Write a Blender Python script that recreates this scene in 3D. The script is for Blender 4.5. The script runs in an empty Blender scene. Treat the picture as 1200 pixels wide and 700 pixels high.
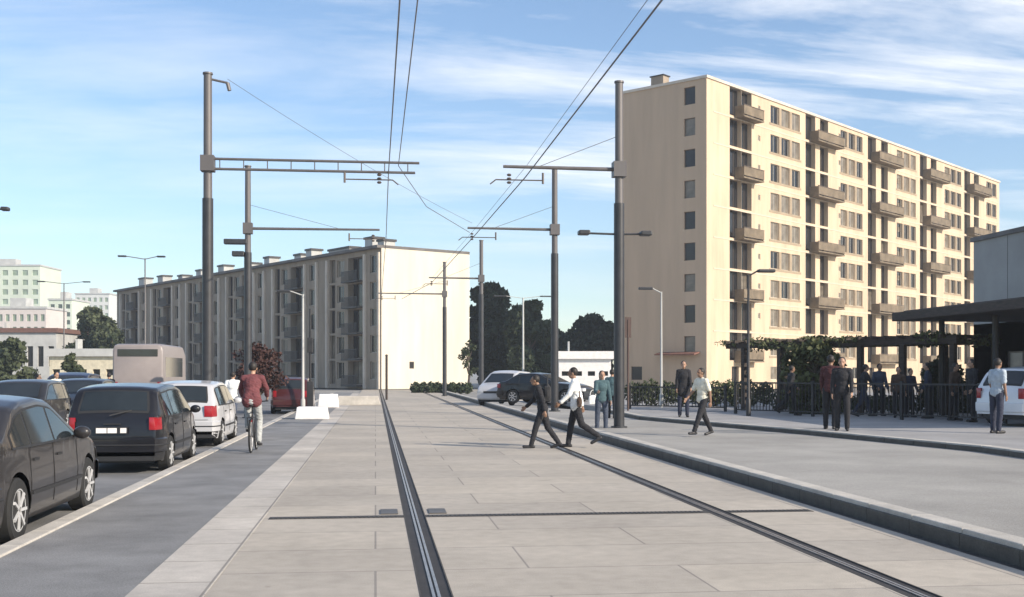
import bpy, bmesh, math, random
import numpy as np
from mathutils import Vector, Matrix, Euler, noise as mnoise
R = math.radians
random.seed(7)
SC = bpy.context.scene
COL = SC.collection

# ------------------------------------------------------------------ camera, sky, sun, exposure
FPX = 1350.0                      # focal length in photo pixels (photo is 1200 wide)
CH = 1.6                          # camera height
YAW = math.atan(160 / FPX)        # tramway runs along +Y, camera looks a little to its right
cam = bpy.data.cameras.new('camera'); camo = bpy.data.objects.new('camera', cam); COL.objects.link(camo)
cam.sensor_width = 36; cam.lens = 36 * FPX / 1200
cam.shift_y = 87 / 1200
cam.clip_start = 0.1; cam.clip_end = 6000
camo.location = (0, 0, CH); camo.rotation_euler = (R(90), 0, -YAW)
SC.camera = camo

SUN_AZ = 129.0; SUN_EL = 26.0     # azimuth clockwise from +Y
W = bpy.data.worlds.new('World'); SC.world = W; W.use_nodes = True
nt = W.node_tree; nt.nodes.clear()
def N(t, **k):
    n = nt.nodes.new(t)
    for a, b in k.items(): setattr(n, a, b)
    return n
sky = N('ShaderNodeTexSky', sky_type='NISHITA', sun_disc=False)
sky.sun_elevation = R(SUN_EL); sky.sun_rotation = R(SUN_AZ)
sky.air_density = 1.0; sky.dust_density = 0.3; sky.ozone_density = 1.9; sky.altitude = 60
tc = N('ShaderNodeTexCoord')
sep = N('ShaderNodeSeparateXYZ'); nt.links.new(tc.outputs['Generated'], sep.inputs[0])
def M_(op, a, b=None, c=None):
    n = N('ShaderNodeMath', operation=op)
    for i, v in enumerate((a, b, c)):
        if v is None: continue
        if isinstance(v, (int, float)): n.inputs[i].default_value = v
        else: nt.links.new(v, n.inputs[i])
    return n.outputs[0]
zc = M_('MAXIMUM', sep.outputs[2], 0.03)
zz = M_('ADD', zc, 0.12)
cu = M_('DIVIDE', sep.outputs[0], zz); cv = M_('DIVIDE', sep.outputs[1], zz)
comb = N('ShaderNodeCombineXYZ'); nt.links.new(cu, comb.inputs[0]); nt.links.new(cv, comb.inputs[1])
mp = N('ShaderNodeMapping'); nt.links.new(comb.outputs[0], mp.inputs[0])
mp.inputs['Rotation'].default_value = (0, 0, R(-14)); mp.inputs['Scale'].default_value = (0.55, 1.5, 1); mp.inputs['Location'].default_value = (1.25, 0.75, 0)
nz = N('ShaderNodeTexNoise'); nt.links.new(mp.outputs[0], nz.inputs[0])
nz.inputs['Scale'].default_value = 1.35; nz.inputs['Detail'].default_value = 9; nz.inputs['Roughness'].default_value = 0.62; nz.inputs['Distortion'].default_value = 0.35
cr = N('ShaderNodeValToRGB'); nt.links.new(nz.outputs['Fac'], cr.inputs[0])
cr.color_ramp.elements[0].position = 0.44; cr.color_ramp.elements[1].position = 0.66
rgt = M_('MULTIPLY_ADD', sep.outputs[0], 2.3, 0.46)      # more cloud to the right, clearer on the left
rgtc = N('ShaderNodeClamp'); nt.links.new(rgt, rgtc.inputs[0]); rgtc.inputs['Min'].default_value = 0.3
mk = N('ShaderNodeMapRange', interpolation_type='SMOOTHSTEP'); nt.links.new(sep.outputs[2], mk.inputs[0]); mk.inputs['From Min'].default_value = .06; mk.inputs['From Max'].default_value = .20; mk.inputs['To Min'].default_value = .15
cf = M_('MULTIPLY', M_('MULTIPLY', cr.outputs[0], rgtc.outputs[0]), mk.outputs[0])
fade = M_('MULTIPLY', cf, 0.92)
mx = N('ShaderNodeMix', data_type='RGBA')
nt.links.new(fade, mx.inputs['Factor'])
tint = N('ShaderNodeMix', data_type='RGBA', blend_type='MULTIPLY'); tint.inputs['Factor'].default_value = 1
nt.links.new(sky.outputs[0], tint.inputs['A']); tint.inputs['B'].default_value = (.94, .99, 1.05, 1)
nt.links.new(tint.outputs['Result'], mx.inputs['A']); mx.inputs['B'].default_value = (7.4, 7.35, 7.4, 1)
bg = N('ShaderNodeBackground'); nt.links.new(mx.outputs['Result'], bg.inputs[0]); bg.inputs[1].default_value = 0.12
wo = N('ShaderNodeOutputWorld'); nt.links.new(bg.outputs[0], wo.inputs[0])

sl = bpy.data.lights.new('sun', 'SUN'); sl.energy = 4.2; sl.angle = R(0.5); sl.color = (1.0, 0.885, 0.74)
so = bpy.data.objects.new('sun', sl); COL.objects.link(so)
SD = Vector((math.sin(R(SUN_AZ)) * math.cos(R(SUN_EL)), math.cos(R(SUN_AZ)) * math.cos(R(SUN_EL)), math.sin(R(SUN_EL))))
so.rotation_euler = SD.to_track_quat('Z', 'Y').to_euler(); so.location = (30, 0, 40)
SC.view_settings.view_transform = 'Standard'; SC.view_settings.look = 'None'
SC.view_settings.gamma = 1; SC.view_settings.use_curve_mapping = False
SC.view_settings.exposure = 0.6
SC.cycles.max_bounces = 6; SC.cycles.use_denoising = True

# ------------------------------------------------------------------ placing helpers
FW = Vector((math.sin(YAW), math.cos(YAW), 0)); RT = Vector((math.cos(YAW), -math.sin(YAW), 0))
def PD(px, d, z=0.0):             # point at a bearing and a distance
    p = FW * d + RT * (d * (px - 600) / FPX); return Vector((p.x, p.y, z))
def G(px, py, z=0.0):             # point of the ground plane at height z
    return PD(px, (CH - z) * FPX / (py - 437), z)
def HZ(py, d): return CH + (437 - py) * d / FPX
def az2rot(az): return R(90) - az - YAW      # camera-relative azimuth (radians, clockwise) -> z rotation of local +x

# ------------------------------------------------------------------ materials
MATS = {}
def mat(name, col, rough=0.7, metal=0.0, noise=0.12, nscale=3.0, bump=0.0, bscale=40.0, spec=0.5, col2=None, coat=0.0, stretch=None, fine=0.0):
    if name in MATS: return MATS[name]
    m = bpy.data.materials.new(name); m.use_nodes = True; t = m.node_tree
    b = t.nodes['Principled BSDF']
    b.inputs['Roughness'].default_value = rough; b.inputs['Metallic'].default_value = metal
    b.inputs['Specular IOR Level'].default_value = spec
    if coat: b.inputs['Coat Weight'].default_value = coat; b.inputs['Coat Roughness'].default_value = 0.04
    co = t.nodes.new('ShaderNodeTexCoord'); src = co.outputs['Object']
    if stretch:
        mpn = t.nodes.new('ShaderNodeMapping'); mpn.inputs['Scale'].default_value = stretch
        t.links.new(src, mpn.inputs[0]); src = mpn.outputs[0]
    n = t.nodes.new('ShaderNodeTexNoise'); n.inputs['Scale'].default_value = nscale; n.inputs['Detail'].default_value = 6; n.inputs['Roughness'].default_value = 0.62
    t.links.new(src, n.inputs[0])
    r = t.nodes.new('ShaderNodeValToRGB'); t.links.new(n.outputs['Fac'], r.inputs[0])
    c2 = col2 if col2 else tuple(c * (1 - noise * 2) for c in col)
    c1 = tuple(min(1, c * (1 + noise)) for c in col) if not col2 else col
    r.color_ramp.elements[0].position = 0.3; r.color_ramp.elements[0].color = (*c2, 1)
    r.color_ramp.elements[1].position = 0.68; r.color_ramp.elements[1].color = (*c1, 1)
    out = r.outputs[0]
    if fine:
        n3 = t.nodes.new('ShaderNodeTexNoise'); n3.inputs['Scale'].default_value = 60; n3.inputs['Detail'].default_value = 3
        t.links.new(co.outputs['Object'], n3.inputs[0])
        mm = t.nodes.new('ShaderNodeMapRange'); mm.inputs['From Min'].default_value = .3; mm.inputs['From Max'].default_value = .7
        mm.inputs['To Min'].default_value = 1 - fine; mm.inputs['To Max'].default_value = 1 + fine
        t.links.new(n3.outputs['Fac'], mm.inputs[0])
        vm = t.nodes.new('ShaderNodeVectorMath'); vm.operation = 'SCALE'
        t.links.new(out, vm.inputs[0]); t.links.new(mm.outputs[0], vm.inputs['Scale']); out = vm.outputs[0]
    t.links.new(out, b.inputs['Base Color'])
    if bump:
        n2 = t.nodes.new('ShaderNodeTexNoise'); n2.inputs['Scale'].default_value = bscale; n2.inputs['Detail'].default_value = 4
        t.links.new(co.outputs['Object'], n2.inputs[0])
        bp = t.nodes.new('ShaderNodeBump'); bp.inputs['Strength'].default_value = bump; bp.inputs['Distance'].default_value = 0.02
        t.links.new(n2.outputs['Fac'], bp.inputs['Height']); t.links.new(bp.outputs[0], b.inputs['Normal'])
    MATS[name] = m; return m
def paving(name, col, bw, rh, mortar=0.012, mcol=None, var=0.1, rough=0.8, rot=0.0, stain=0.25):
    m = bpy.data.materials.new(name); m.use_nodes = True; t = m.node_tree; b = t.nodes['Principled BSDF']
    b.inputs['Roughness'].default_value = rough; b.inputs['Specular IOR Level'].default_value = 0.25
    co = t.nodes.new('ShaderNodeTexCoord'); mpn = t.nodes.new('ShaderNodeMapping'); mpn.inputs['Rotation'].default_value = (0, 0, rot)
    t.links.new(co.outputs['Object'], mpn.inputs[0])
    br = t.nodes.new('ShaderNodeTexBrick'); t.links.new(mpn.outputs[0], br.inputs[0])
    br.inputs['Scale'].default_value = 1; br.inputs['Brick Width'].default_value = bw; br.inputs['Row Height'].default_value = rh
    br.inputs['Mortar Size'].default_value = mortar; br.inputs['Mortar Smooth'].default_value = 0.3
    br.inputs['Color1'].default_value = (*[c * (1 - var) for c in col], 1)
    br.inputs['Color2'].default_value = (col[0] * (1 + var), col[1] * (1 + var * .9), col[2] * (1 + var * .6), 1)
    br.inputs['Mortar'].default_value = (*(mcol or [c * .55 for c in col]), 1)
    def noise(scale, lo, hi, det=6):
        n = t.nodes.new('ShaderNodeTexNoise'); n.inputs['Scale'].default_value = scale; n.inputs['Detail'].default_value = det
        t.links.new(co.outputs['Object'], n.inputs[0])
        r = t.nodes.new('ShaderNodeMapRange'); r.inputs['From Min'].default_value = .3; r.inputs['From Max'].default_value = .7
        r.inputs['To Min'].default_value = lo; r.inputs['To Max'].default_value = hi; t.links.new(n.outputs['Fac'], r.inputs[0]); return r.outputs[0]
    v = br.outputs['Color']
    for o in (noise(.55, 1 - stain, 1.08), noise(6, .9, 1.06), noise(90, .9, 1.1, 2)):
        vm = t.nodes.new('ShaderNodeVectorMath'); vm.operation = 'SCALE'; t.links.new(v, vm.inputs[0]); t.links.new(o, vm.inputs['Scale']); v = vm.outputs[0]
    for sc_, th_, lo_ in ((1.7, .035, .72), (.55, .06, .86)):      # gum spots and old stains
        vo = t.nodes.new('ShaderNodeTexVoronoi'); vo.inputs['Scale'].default_value = sc_; t.links.new(co.outputs['Object'], vo.inputs[0])
        mr = t.nodes.new('ShaderNodeMapRange'); mr.inputs['From Min'].default_value = th_ * .5; mr.inputs['From Max'].default_value = th_ * 1.4; mr.inputs['To Min'].default_value = lo_; mr.inputs['To Max'].default_value = 1
        t.links.new(vo.outputs['Distance'], mr.inputs[0])
        vm = t.nodes.new('ShaderNodeVectorMath'); vm.operation = 'SCALE'; t.links.new(v, vm.inputs[0]); t.links.new(mr.outputs[0], vm.inputs['Scale']); v = vm.outputs[0]
    t.links.new(v, b.inputs['Base Color'])
    bp = t.nodes.new('ShaderNodeBump'); bp.inputs['Strength'].default_value = .25; bp.inputs['Distance'].default_value = .01
    n = t.nodes.new('ShaderNodeTexNoise'); n.inputs['Scale'].default_value = 70; t.links.new(co.outputs['Object'], n.inputs[0])
    t.links.new(n.outputs['Fac'], bp.inputs['Height']); t.links.new(bp.outputs[0], b.inputs['Normal'])
    MATS[name] = m; return m

m_ground = mat('ground concrete', (.30, .29, .27), .9, noise=.15, nscale=.15, bump=.3, fine=.12)
m_asph = mat('old asphalt', (.20, .20, .20), .88, noise=.18, nscale=.6, bump=.5, bscale=90, fine=.25)
m_path = mat('blue grey asphalt path', (.22, .218, .215), .85, noise=.16, nscale=1.1, bump=.4, bscale=110, fine=.22)
m_plat = mat('platform asphalt', (.35, .332, .30), .85, noise=.14, nscale=.35, bump=.4, bscale=90, fine=.18)
m_slab = paving('tramway slabs', (.44, .396, .338), 2.5, 1.17, .011, var=.08, mcol=(.26, .235, .21), stain=.13)
m_kerbpave = paving('kerb stones', (.52, .48, .43), 1.0, .62, .012, var=.06, rot=R(90))
m_stone = mat('pale kerb stone', (.50, .465, .41), .8, noise=.12, nscale=2, fine=.12)
m_gutter = mat('dark gutter', (.06, .055, .05), .8, noise=.2, nscale=5, fine=.2)
m_rub = mat('rail groove rubber', (.035, .030, .027), .7, noise=.2, nscale=6)
m_steel = mat('worn steel', (.42, .40, .38), .35, metal=.9, noise=.15, nscale=8)
m_poleg = mat('galvanised pole paint', (.13, .12, .118), .5, metal=.2, noise=.1, nscale=3, stretch=(1, 1, .2))
m_poled = mat('dark pole paint', (.035, .036, .04), .45, noise=.15, nscale=3)
m_wire = mat('wire', (.16, .15, .16), .5, metal=.3)
m_insul = mat('insulator', (.10, .08, .07), .4)
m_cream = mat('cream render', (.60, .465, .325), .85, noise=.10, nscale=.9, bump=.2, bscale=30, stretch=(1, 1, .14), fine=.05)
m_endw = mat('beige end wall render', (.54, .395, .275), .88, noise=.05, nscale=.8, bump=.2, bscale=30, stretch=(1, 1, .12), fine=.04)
m_spand = mat('ochre window panel', (.36, .28, .19), .8, noise=.1, nscale=.8)
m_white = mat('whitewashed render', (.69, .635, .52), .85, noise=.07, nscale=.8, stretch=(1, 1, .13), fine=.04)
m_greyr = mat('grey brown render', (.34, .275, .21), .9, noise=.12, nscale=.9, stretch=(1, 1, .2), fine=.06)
m_pil = mat('pale pilaster render', (.62, .54, .45), .85, noise=.1, nscale=.5)
m_roof = mat('roof felt', (.16, .15, .145), .9, noise=.2, nscale=.5)
m_frame = mat('window frame paint', (.55, .50, .42), .6)
m_fdark = mat('brown window frame', (.12, .09, .07), .6)
m_balc = mat('rust brown balcony', (.19, .145, .095), .75, noise=.2, nscale=1.2)
m_balcd = mat('dark balcony rail', (.06, .055, .05), .6)
m_glass = mat('window glass', (.022, .022, .024), .15, spec=.35, noise=.3, nscale=.4)
m_glass2 = mat('curtained window glass', (.20, .17, .13), .3, spec=.5, noise=.3, nscale=.8)
m_concr = mat('grey concrete panel', (.33, .325, .31), .85, noise=.08, nscale=.5, fine=.05)
m_concl = mat('light concrete', (.48, .48, .46), .85, noise=.1, nscale=.6)
m_blanc = mat('white painted block', (.80, .77, .74), .7, noise=.06, nscale=4)
m_dark = mat('black painted metal', (.025, .024, .026), .5, noise=.2, nscale=2)
m_brown = mat('dark stained timber', (.05, .036, .028), .75, noise=.25, nscale=3, stretch=(1, 1, 6))
m_bark = mat('bark', (.10, .075, .055), .9, noise=.3, nscale=6, bump=.5)
m_tyre = mat('tyre rubber', (.02, .02, .02), .85, noise=.2)
m_rim = mat('alloy rim', (.58, .58, .58), .35, metal=.25, noise=.05)
m_cglass = mat('car glass', (.02, .026, .03), .05, spec=.6, noise=.2, nscale=1)
m_red = mat('red lamp plastic', (.30, .015, .022), .2, spec=.6, noise=.05)
m_lampc = mat('clear lamp plastic', (.62, .62, .62), .12, spec=.8, noise=.05)
m_plast = mat('black plastic trim', (.02, .02, .021), .6, noise=.1)
def paint(name, col): return mat(name, col, .3, metal=.1, noise=.03, nscale=2, coat=.55, spec=.25)
m_pk = paint('black car paint', (.014, .014, .017)); m_pg = paint('charcoal car paint', (.030, .028, .029)); m_ps = paint('silver car paint', (.52, .52, .53))
m_pb = paint('navy car paint', (.02, .025, .05)); m_pw = paint('white car paint', (.74, .74, .76)); m_pr = paint('maroon car paint', (.07, .018, .02))
m_skin = mat('skin', (.42, .25, .17), .55, noise=.06, nscale=12); m_skind = mat('brown skin', (.27, .155, .10), .55, noise=.06, nscale=12)
m_eye = mat('eye', (.03, .025, .02), .3)
def cloth(n, c): return mat('cloth ' + n, c, .9, noise=.12, nscale=9, bump=.3, bscale=25)

def leafmat(name, c1, c2, sc=.5):
    m = mat(name, c1, .7, col2=c2, nscale=sc, spec=.25)
    return m
m_leafd = leafmat('dark leaves', (.055, .072, .035), (.018, .028, .016), .35)
m_leafo = leafmat('olive leaves', (.095, .11, .055), (.03, .042, .02), .4)
m_leafc = leafmat('climber leaves', (.12, .13, .05), (.035, .045, .02), 1.2)
m_leafr = leafmat('maroon leaves', (.085, .042, .036), (.035, .02, .018), 2.0)

# ------------------------------------------------------------------ mesh helpers
def tag(o, label=None, cat=None, group=None, kind=None):
    if label: o['label'] = label
    if cat: o['category'] = cat
    if group: o['group'] = group
    if kind: o['kind'] = kind
    return o
def new_obj(name, me, parent=None, m=None):
    o = bpy.data.objects.new(name, me); COL.objects.link(o)
    if m is not None:
        for x in (m if isinstance(m, (list, tuple)) else [m]): me.materials.append(x)
    if parent is not None: o.parent = parent
    return o
def fin(name, bm, m, parent=None, smooth=False, bevel=0, recalc=True):
    if recalc: bmesh.ops.recalc_face_normals(bm, faces=bm.faces)
    me = bpy.data.meshes.new(name); bm.to_mesh(me); bm.free()
    if smooth: me.shade_smooth()
    o = new_obj(name, me, parent, m)
    if smooth == 'auto': me.set_sharp_from_angle(angle=R(35))
    if bevel:
        bv = o.modifiers.new('bevel', 'BEVEL'); bv.width = bevel; bv.segments = 2; bv.limit_method = 'ANGLE'
    return o
def thing(name, label, cat, loc=(0, 0, 0), rz=0, group=None):
    o = bpy.data.objects.new(name, None); COL.objects.link(o); o.location = loc; o.rotation_euler = (0, 0, rz)
    o.empty_display_size = .3
    return tag(o, label, cat, group)
def B(): return bmesh.new()
def box(bm, x0, x1, y0, y1, z0, z1, mi=0):
    v = [bm.verts.new(p) for p in ((x0, y0, z0), (x1, y0, z0), (x1, y1, z0), (x0, y1, z0), (x0, y0, z1), (x1, y0, z1), (x1, y1, z1), (x0, y1, z1))]
    for f in ((0, 3, 2, 1), (4, 5, 6, 7), (0, 1, 5, 4), (1, 2, 6, 5), (2, 3, 7, 6), (3, 0, 4, 7)):
        fa = bm.faces.new([v[i] for i in f]); fa.material_index = mi
def tube(bm, p0, p1, r0, r1=None, n=10, caps=True, mi=0):
    r1 = r0 if r1 is None else r1; p0 = Vector(p0); p1 = Vector(p1); d = (p1 - p0)
    if d.length < 1e-6: return
    q = d.to_track_quat('Z', 'Y').to_matrix(); rings = []
    for p, r in ((p0, r0), (p1, r1)):
        rings.append([bm.verts.new(p + q @ Vector((r * math.cos(2 * math.pi * i / n), r * math.sin(2 * math.pi * i / n), 0))) for i in range(n)])
    for i in range(n):
        f = bm.faces.new((rings[0][i], rings[0][(i + 1) % n], rings[1][(i + 1) % n], rings[1][i])); f.material_index = mi
    if caps: bm.faces.new(rings[0][::-1]).material_index = mi; bm.faces.new(rings[1]).material_index = mi
def bar(bm, p0, p1, w, h, mi=0):   # square bar between two points
    p0 = Vector(p0); p1 = Vector(p1); d = (p1 - p0).normalized(); up = Vector((0, 0, 1)) if abs(d.z) < .9 else Vector((1, 0, 0))
    s = d.cross(up).normalized(); u = s.cross(d)
    vs = [[bm.verts.new(p + s * a * w / 2 + u * b * h / 2) for a, b in ((-1, -1), (1, -1), (1, 1), (-1, 1))] for p in (p0, p1)]
    for i in range(4): bm.faces.new((vs[0][i], vs[0][(i + 1) % 4], vs[1][(i + 1) % 4], vs[1][i])).material_index = mi
    bm.faces.new(vs[0][::-1]).material_index = mi; bm.faces.new(vs[1]).material_index = mi
def lathe(bm, prof, n=24, axis='y', c=(0, 0, 0), mi=0):   # prof: (r, a) pairs
    rings = []
    for r, a in prof:
        ring = []
        for i in range(n):
            t = 2 * math.pi * i / n; p = (r * math.cos(t), a, r * math.sin(t)) if axis == 'y' else (r * math.cos(t), r * math.sin(t), a)
            ring.append(bm.verts.new((p[0] + c[0], p[1] + c[1], p[2] + c[2])))
        rings.append(ring)
    for k in range(len(rings) - 1):
        for i in range(n): bm.faces.new((rings[k][i], rings[k][(i + 1) % n], rings[k + 1][(i + 1) % n], rings[k + 1][i])).material_index = mi
    bm.faces.new(rings[0][::-1]).material_index = mi; bm.faces.new(rings[-1]).material_index = mi
def capsule(bm, p0, p1, r0, r1=None, n=12, fx=1.0, fy=1.0):
    r1 = r0 if r1 is None else r1; p0 = Vector(p0); p1 = Vector(p1); d = p1 - p0
    q = (d if d.length > 1e-5 else Vector((0, 0, 1))).to_track_quat('Z', 'Y').to_matrix(); L = d.length
    st = [(-r0 * math.cos(t), r0 * math.sin(t)) for t in (R(8), R(35), R(62), R(90))] + [(L + r1 * math.sin(t), r1 * math.cos(t)) for t in (0, R(28), R(55), R(82))]
    rings = []
    for a, r in st:
        ring = []
        for i in range(n):
            o = q @ Vector((r * math.cos(2 * math.pi * i / n), r * math.sin(2 * math.pi * i / n), a))
            ring.append(bm.verts.new((p0.x + o.x * fx, p0.y + o.y * fy, p0.z + o.z)))
        rings.append(ring)
    for k in range(len(rings) - 1):
        for i in range(n): bm.faces.new((rings[k][i], rings[k][(i + 1) % n], rings[k + 1][(i + 1) % n], rings[k + 1][i]))
    bm.faces.new(rings[0][::-1]); bm.faces.new(rings[-1])
def ellipsoid(bm, c, r, n=14, m=9, rot=None):
    c = Vector(c); rings = []
    for k in range(m + 1):
        t = math.pi * (k + .25) / (m + .5) if 0 < k < m else (R(6) if k == 0 else math.pi - R(6)); ring = []
        for i in range(n):
            p = Vector((r[0] * math.sin(t) * math.cos(2 * math.pi * i / n), r[1] * math.sin(t) * math.sin(2 * math.pi * i / n), r[2] * math.cos(t)))
            if rot: p = rot @ p
            ring.append(bm.verts.new(c + p))
        rings.append(ring)
    for k in range(m):
        for i in range(n): bm.faces.new((rings[k][(i + 1) % n], rings[k][i], rings[k + 1][i], rings[k + 1][(i + 1) % n]))
    bm.faces.new(rings[0]); bm.faces.new(rings[-1][::-1])
def sheet(name, pts, z, m, kind='structure', thick=0, label=None):
    bm = B(); top = [bm.verts.new((x, y, z)) for x, y in pts]; bm.faces.new(top)
    if thick:
        bot = [bm.verts.new((x, y, z - thick)) for x, y in pts]
        for i in range(len(pts)): bm.faces.new((top[i], bot[i], bot[(i + 1) % len(pts)], top[(i + 1) % len(pts)]))
    bmesh.ops.recalc_face_normals(bm, faces=bm.faces)
    if not thick:
        for f in bm.faces:
            if f.normal.z < 0: f.normal_flip()
    o = fin(name, bm, m, recalc=False); return tag(o, kind=kind)
def copy_tree(o, loc=None, rz=None, label=None):
    def cp(x, par, lvl):
        c = x.copy(); COL.objects.link(c)
        if par is not None: c.parent = par
        if lvl < 2:
            for ch in list(x.children): cp(ch, c, lvl + 1)
        return c
    c = cp(o, None, 0)
    if loc is not None: c.location = loc
    if rz is not None: c.rotation_euler = (0, 0, rz)
    if label: c['label'] = label
    return c
def remeshed(name, bm, m, parent, voxel, smooth=3):
    me = bpy.data.meshes.new(name + '_tmp'); bm.to_mesh(me); bm.free()
    o = bpy.data.objects.new(name, me); COL.objects.link(o)
    md = o.modifiers.new('r', 'REMESH'); md.mode = 'VOXEL'; md.voxel_size = voxel; md.use_smooth_shade = True
    ms = o.modifiers.new('s', 'SMOOTH'); ms.factor = .5; ms.iterations = smooth
    dg = bpy.context.evaluated_depsgraph_get()
    res = bpy.data.meshes.new_from_object(o.evaluated_get(dg)); res.name = name
    o.modifiers.clear(); o.data = res; bpy.data.meshes.remove(me)
    res.materials.clear(); res.materials.append(m); res.shade_smooth()
    o.parent = parent; return o

# ------------------------------------------------------------------ the setting: ground, road, path, tramway, platform
RZ = -0.10          # carriageway and parking level
PZ = 0.14           # level of the open paved surface right of the tramway
SZ = 0.25           # level of the far pavement
KX = 5.32           # right edge of the tramway
sheet('ground', [(-1500, -60), (1500, -60), (1500, 3000), (-1500, 3000)], RZ - .012, m_ground)
sheet('road', [(-14.5, -12), (-3.43, -12), (-3.43, 95), (-14.5, 120)], RZ, m_asph)
sheet('path', [(-3.22, -12), (-1.78, -12), (-1.78, 95), (-3.22, 95)], 0, m_path, thick=.12)
# white kerb stone between the parking lane and the path
bm = B(); y = -10.0
while y < 90:
    box(bm, -3.42, -3.222, y, y + .985, RZ - .01, .02); y += 1.0
tag(fin('kerb', bm, m_stone, bevel=.012), kind='structure')
bm = B(); y = -10.0                         # wider pale kerb along the left side of the tramway
while y < 90:
    box(bm, -1.775, -1.22, y, y + .988, -.05, .004); y += 1.0
tag(fin('tramway_kerb', bm, m_kerbpave), kind='structure')
def strip_quad(x0, x1, y0, y1): return [(x0, y0), (x1, y0), (x1, y1), (x0, y1)]
RAILX = (0.435, 3.9)
edges = [-1.218, RAILX[0] - .12, RAILX[0] + .12, RAILX[1] - .12, RAILX[1] + .12, KX - .13]
for a, b in ((0, 1), (2, 3), (4, 5)):
    sheet('tramway_slab', strip_quad(edges[a], edges[b], -12, 110), 0, m_slab, thick=.1)
sheet('gutter', strip_quad(KX - .13, KX, -12, 110), -.012, m_gutter, thick=.05)
bm = B(); y = -10.0
while y < 100:
    box(bm, KX + .015, KX + .25, y, y + .99, -.05, PZ + .035); y += 1.0
tag(fin('platform_kerb', bm, m_stone, bevel=.012), kind='structure')
bm = B(); y = -10.0                         # added strip below the pale coping, kerb face's shade put into its dark colour
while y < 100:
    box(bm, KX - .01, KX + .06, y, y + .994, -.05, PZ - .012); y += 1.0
tag(fin('kerb_shade_strip', bm, mat('kerb face shade', (.075, .068, .058), .6, noise=.2, nscale=4, fine=.2), bevel=.006), kind='structure')
# second kerb (far pavement): runs slightly towards the tramway
K2 = [G(1500, 580, PZ), G(1150, 530, PZ), G(950, 510, PZ), G(750, 492, PZ), G(705, 482, PZ)]
plat = [(KX + .25, -12), (22, -12)] + [(p.x, p.y) for p in K2] + [(KX + .25, 52)]
plat[0] = (KX + .25, -12); plat[-1] = (KX + .25, 52)
sheet('platform_paving', plat, PZ, m_plat, thick=.2)
bm = B(); kf = B()
for i in range(len(K2) - 1):
    a = K2[i]; b = K2[i + 1]; d = (b - a); L = d.length; d.normalize(); n_ = int(L / 1.0); s = Vector((d.y, -d.x, 0))
    for k in range(n_):
        p = a + d * (k * L / n_); q = a + d * ((k + 1) * L / n_ - .012)
        c = (p + q) / 2 + s * .12; c.z = 0
        p1 = p + s * .12; q1 = q + s * .12; p1.z = q1.z = (SZ + .01 + PZ - .05) / 2
        bar(bm, p1, q1, .24, SZ + .01 - PZ + .05)
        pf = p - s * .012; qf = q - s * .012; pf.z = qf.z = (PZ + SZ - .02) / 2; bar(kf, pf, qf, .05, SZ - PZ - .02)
tag(fin('pavement_kerb', bm, m_stone, bevel=.01), kind='structure')
tag(fin('kerb_shade_strip', kf, MATS['kerb face shade']), kind='structure')  # added dark bar, shade of the second kerb's face painted as colour
bm_pts = [(K2[0].x + .2, K2[0].y)] + [(p.x + .23, p.y) for p in K2[1:]] + [(9.0, 75), (70, 75), (70, K2[0].y)]
sheet('pavement', bm_pts, SZ, mat('pavement asphalt', (.33, .32, .31), .85, noise=.12, nscale=.5, bump=.3, fine=.15), thick=.2)

# guide rails: steel head in a dark rubber groove
for i, x in enumerate(RAILX):
    r = thing('guide_rail', ['left dark grooved guide rail in the paving, running straight into the distance',
                             'dark grooved guide rail on the right, leaving the foreground at the lower right'][i], 'rail', (x, 0, 0), 0, 'guide rails set in the tramway paving')
    bm = B(); box(bm, -.119, .119, -12, 110, -.05, -.006); fin('groove', bm, m_rub, r)
    bm = B(); box(bm, -.030, -.008, -12, 110, -.006, .002); box(bm, .008, .030, -12, 110, -.006, .002); fin('rail_head', bm, m_steel, r)
    bm = B(); box(bm, -.119, -.108, -12, 110, -.006, .003); box(bm, .108, .119, -12, 110, -.006, .003); fin('edge_strip', bm, m_gutter, r)
# drainage channel across the tramway
yd = G(440, 606).y
dr = thing('drainage_channel', 'narrow dark slotted drainage channel running straight across the pale tramway slabs', 'drain', (2, yd, 0))
for a, b in ((-1.16, RAILX[0] - .122), (RAILX[0] + .122, RAILX[1] - .122), (RAILX[1] + .122, KX - .3)):
    bm = B(); box(bm, a - 2, b - 2, -.10, .10, .001, .004); fin('channel_frame', bm, m_gutter, dr)
    bm = B(); x = a + .03
    while x < b - .05: box(bm, x - 2, x + .02 - 2, -.07, .07, .0045, .009); x += .05
    fin('grating', bm, mat('cast iron', (.07, .065, .06), .6, metal=.3), dr)
for k, (dx, lb) in enumerate(((-.26, 'small square steel access cover just left of the left guide rail, beside the drain'), (.27, 'small square steel access cover just right of the left guide rail, beside the drain'))):
    bm = B(); box(bm, -.10, .10, -.22, .22, .001, .012); o = fin('access_cover', bm, mat('cover steel', (.12, .11, .10), .5, metal=.4), bevel=.004)
    o.location = (RAILX[0] + dx - (.02 if k == 0 else 0), yd + .42, 0); tag(o, lb, 'cover', 'covers beside the drainage channel')

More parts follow.
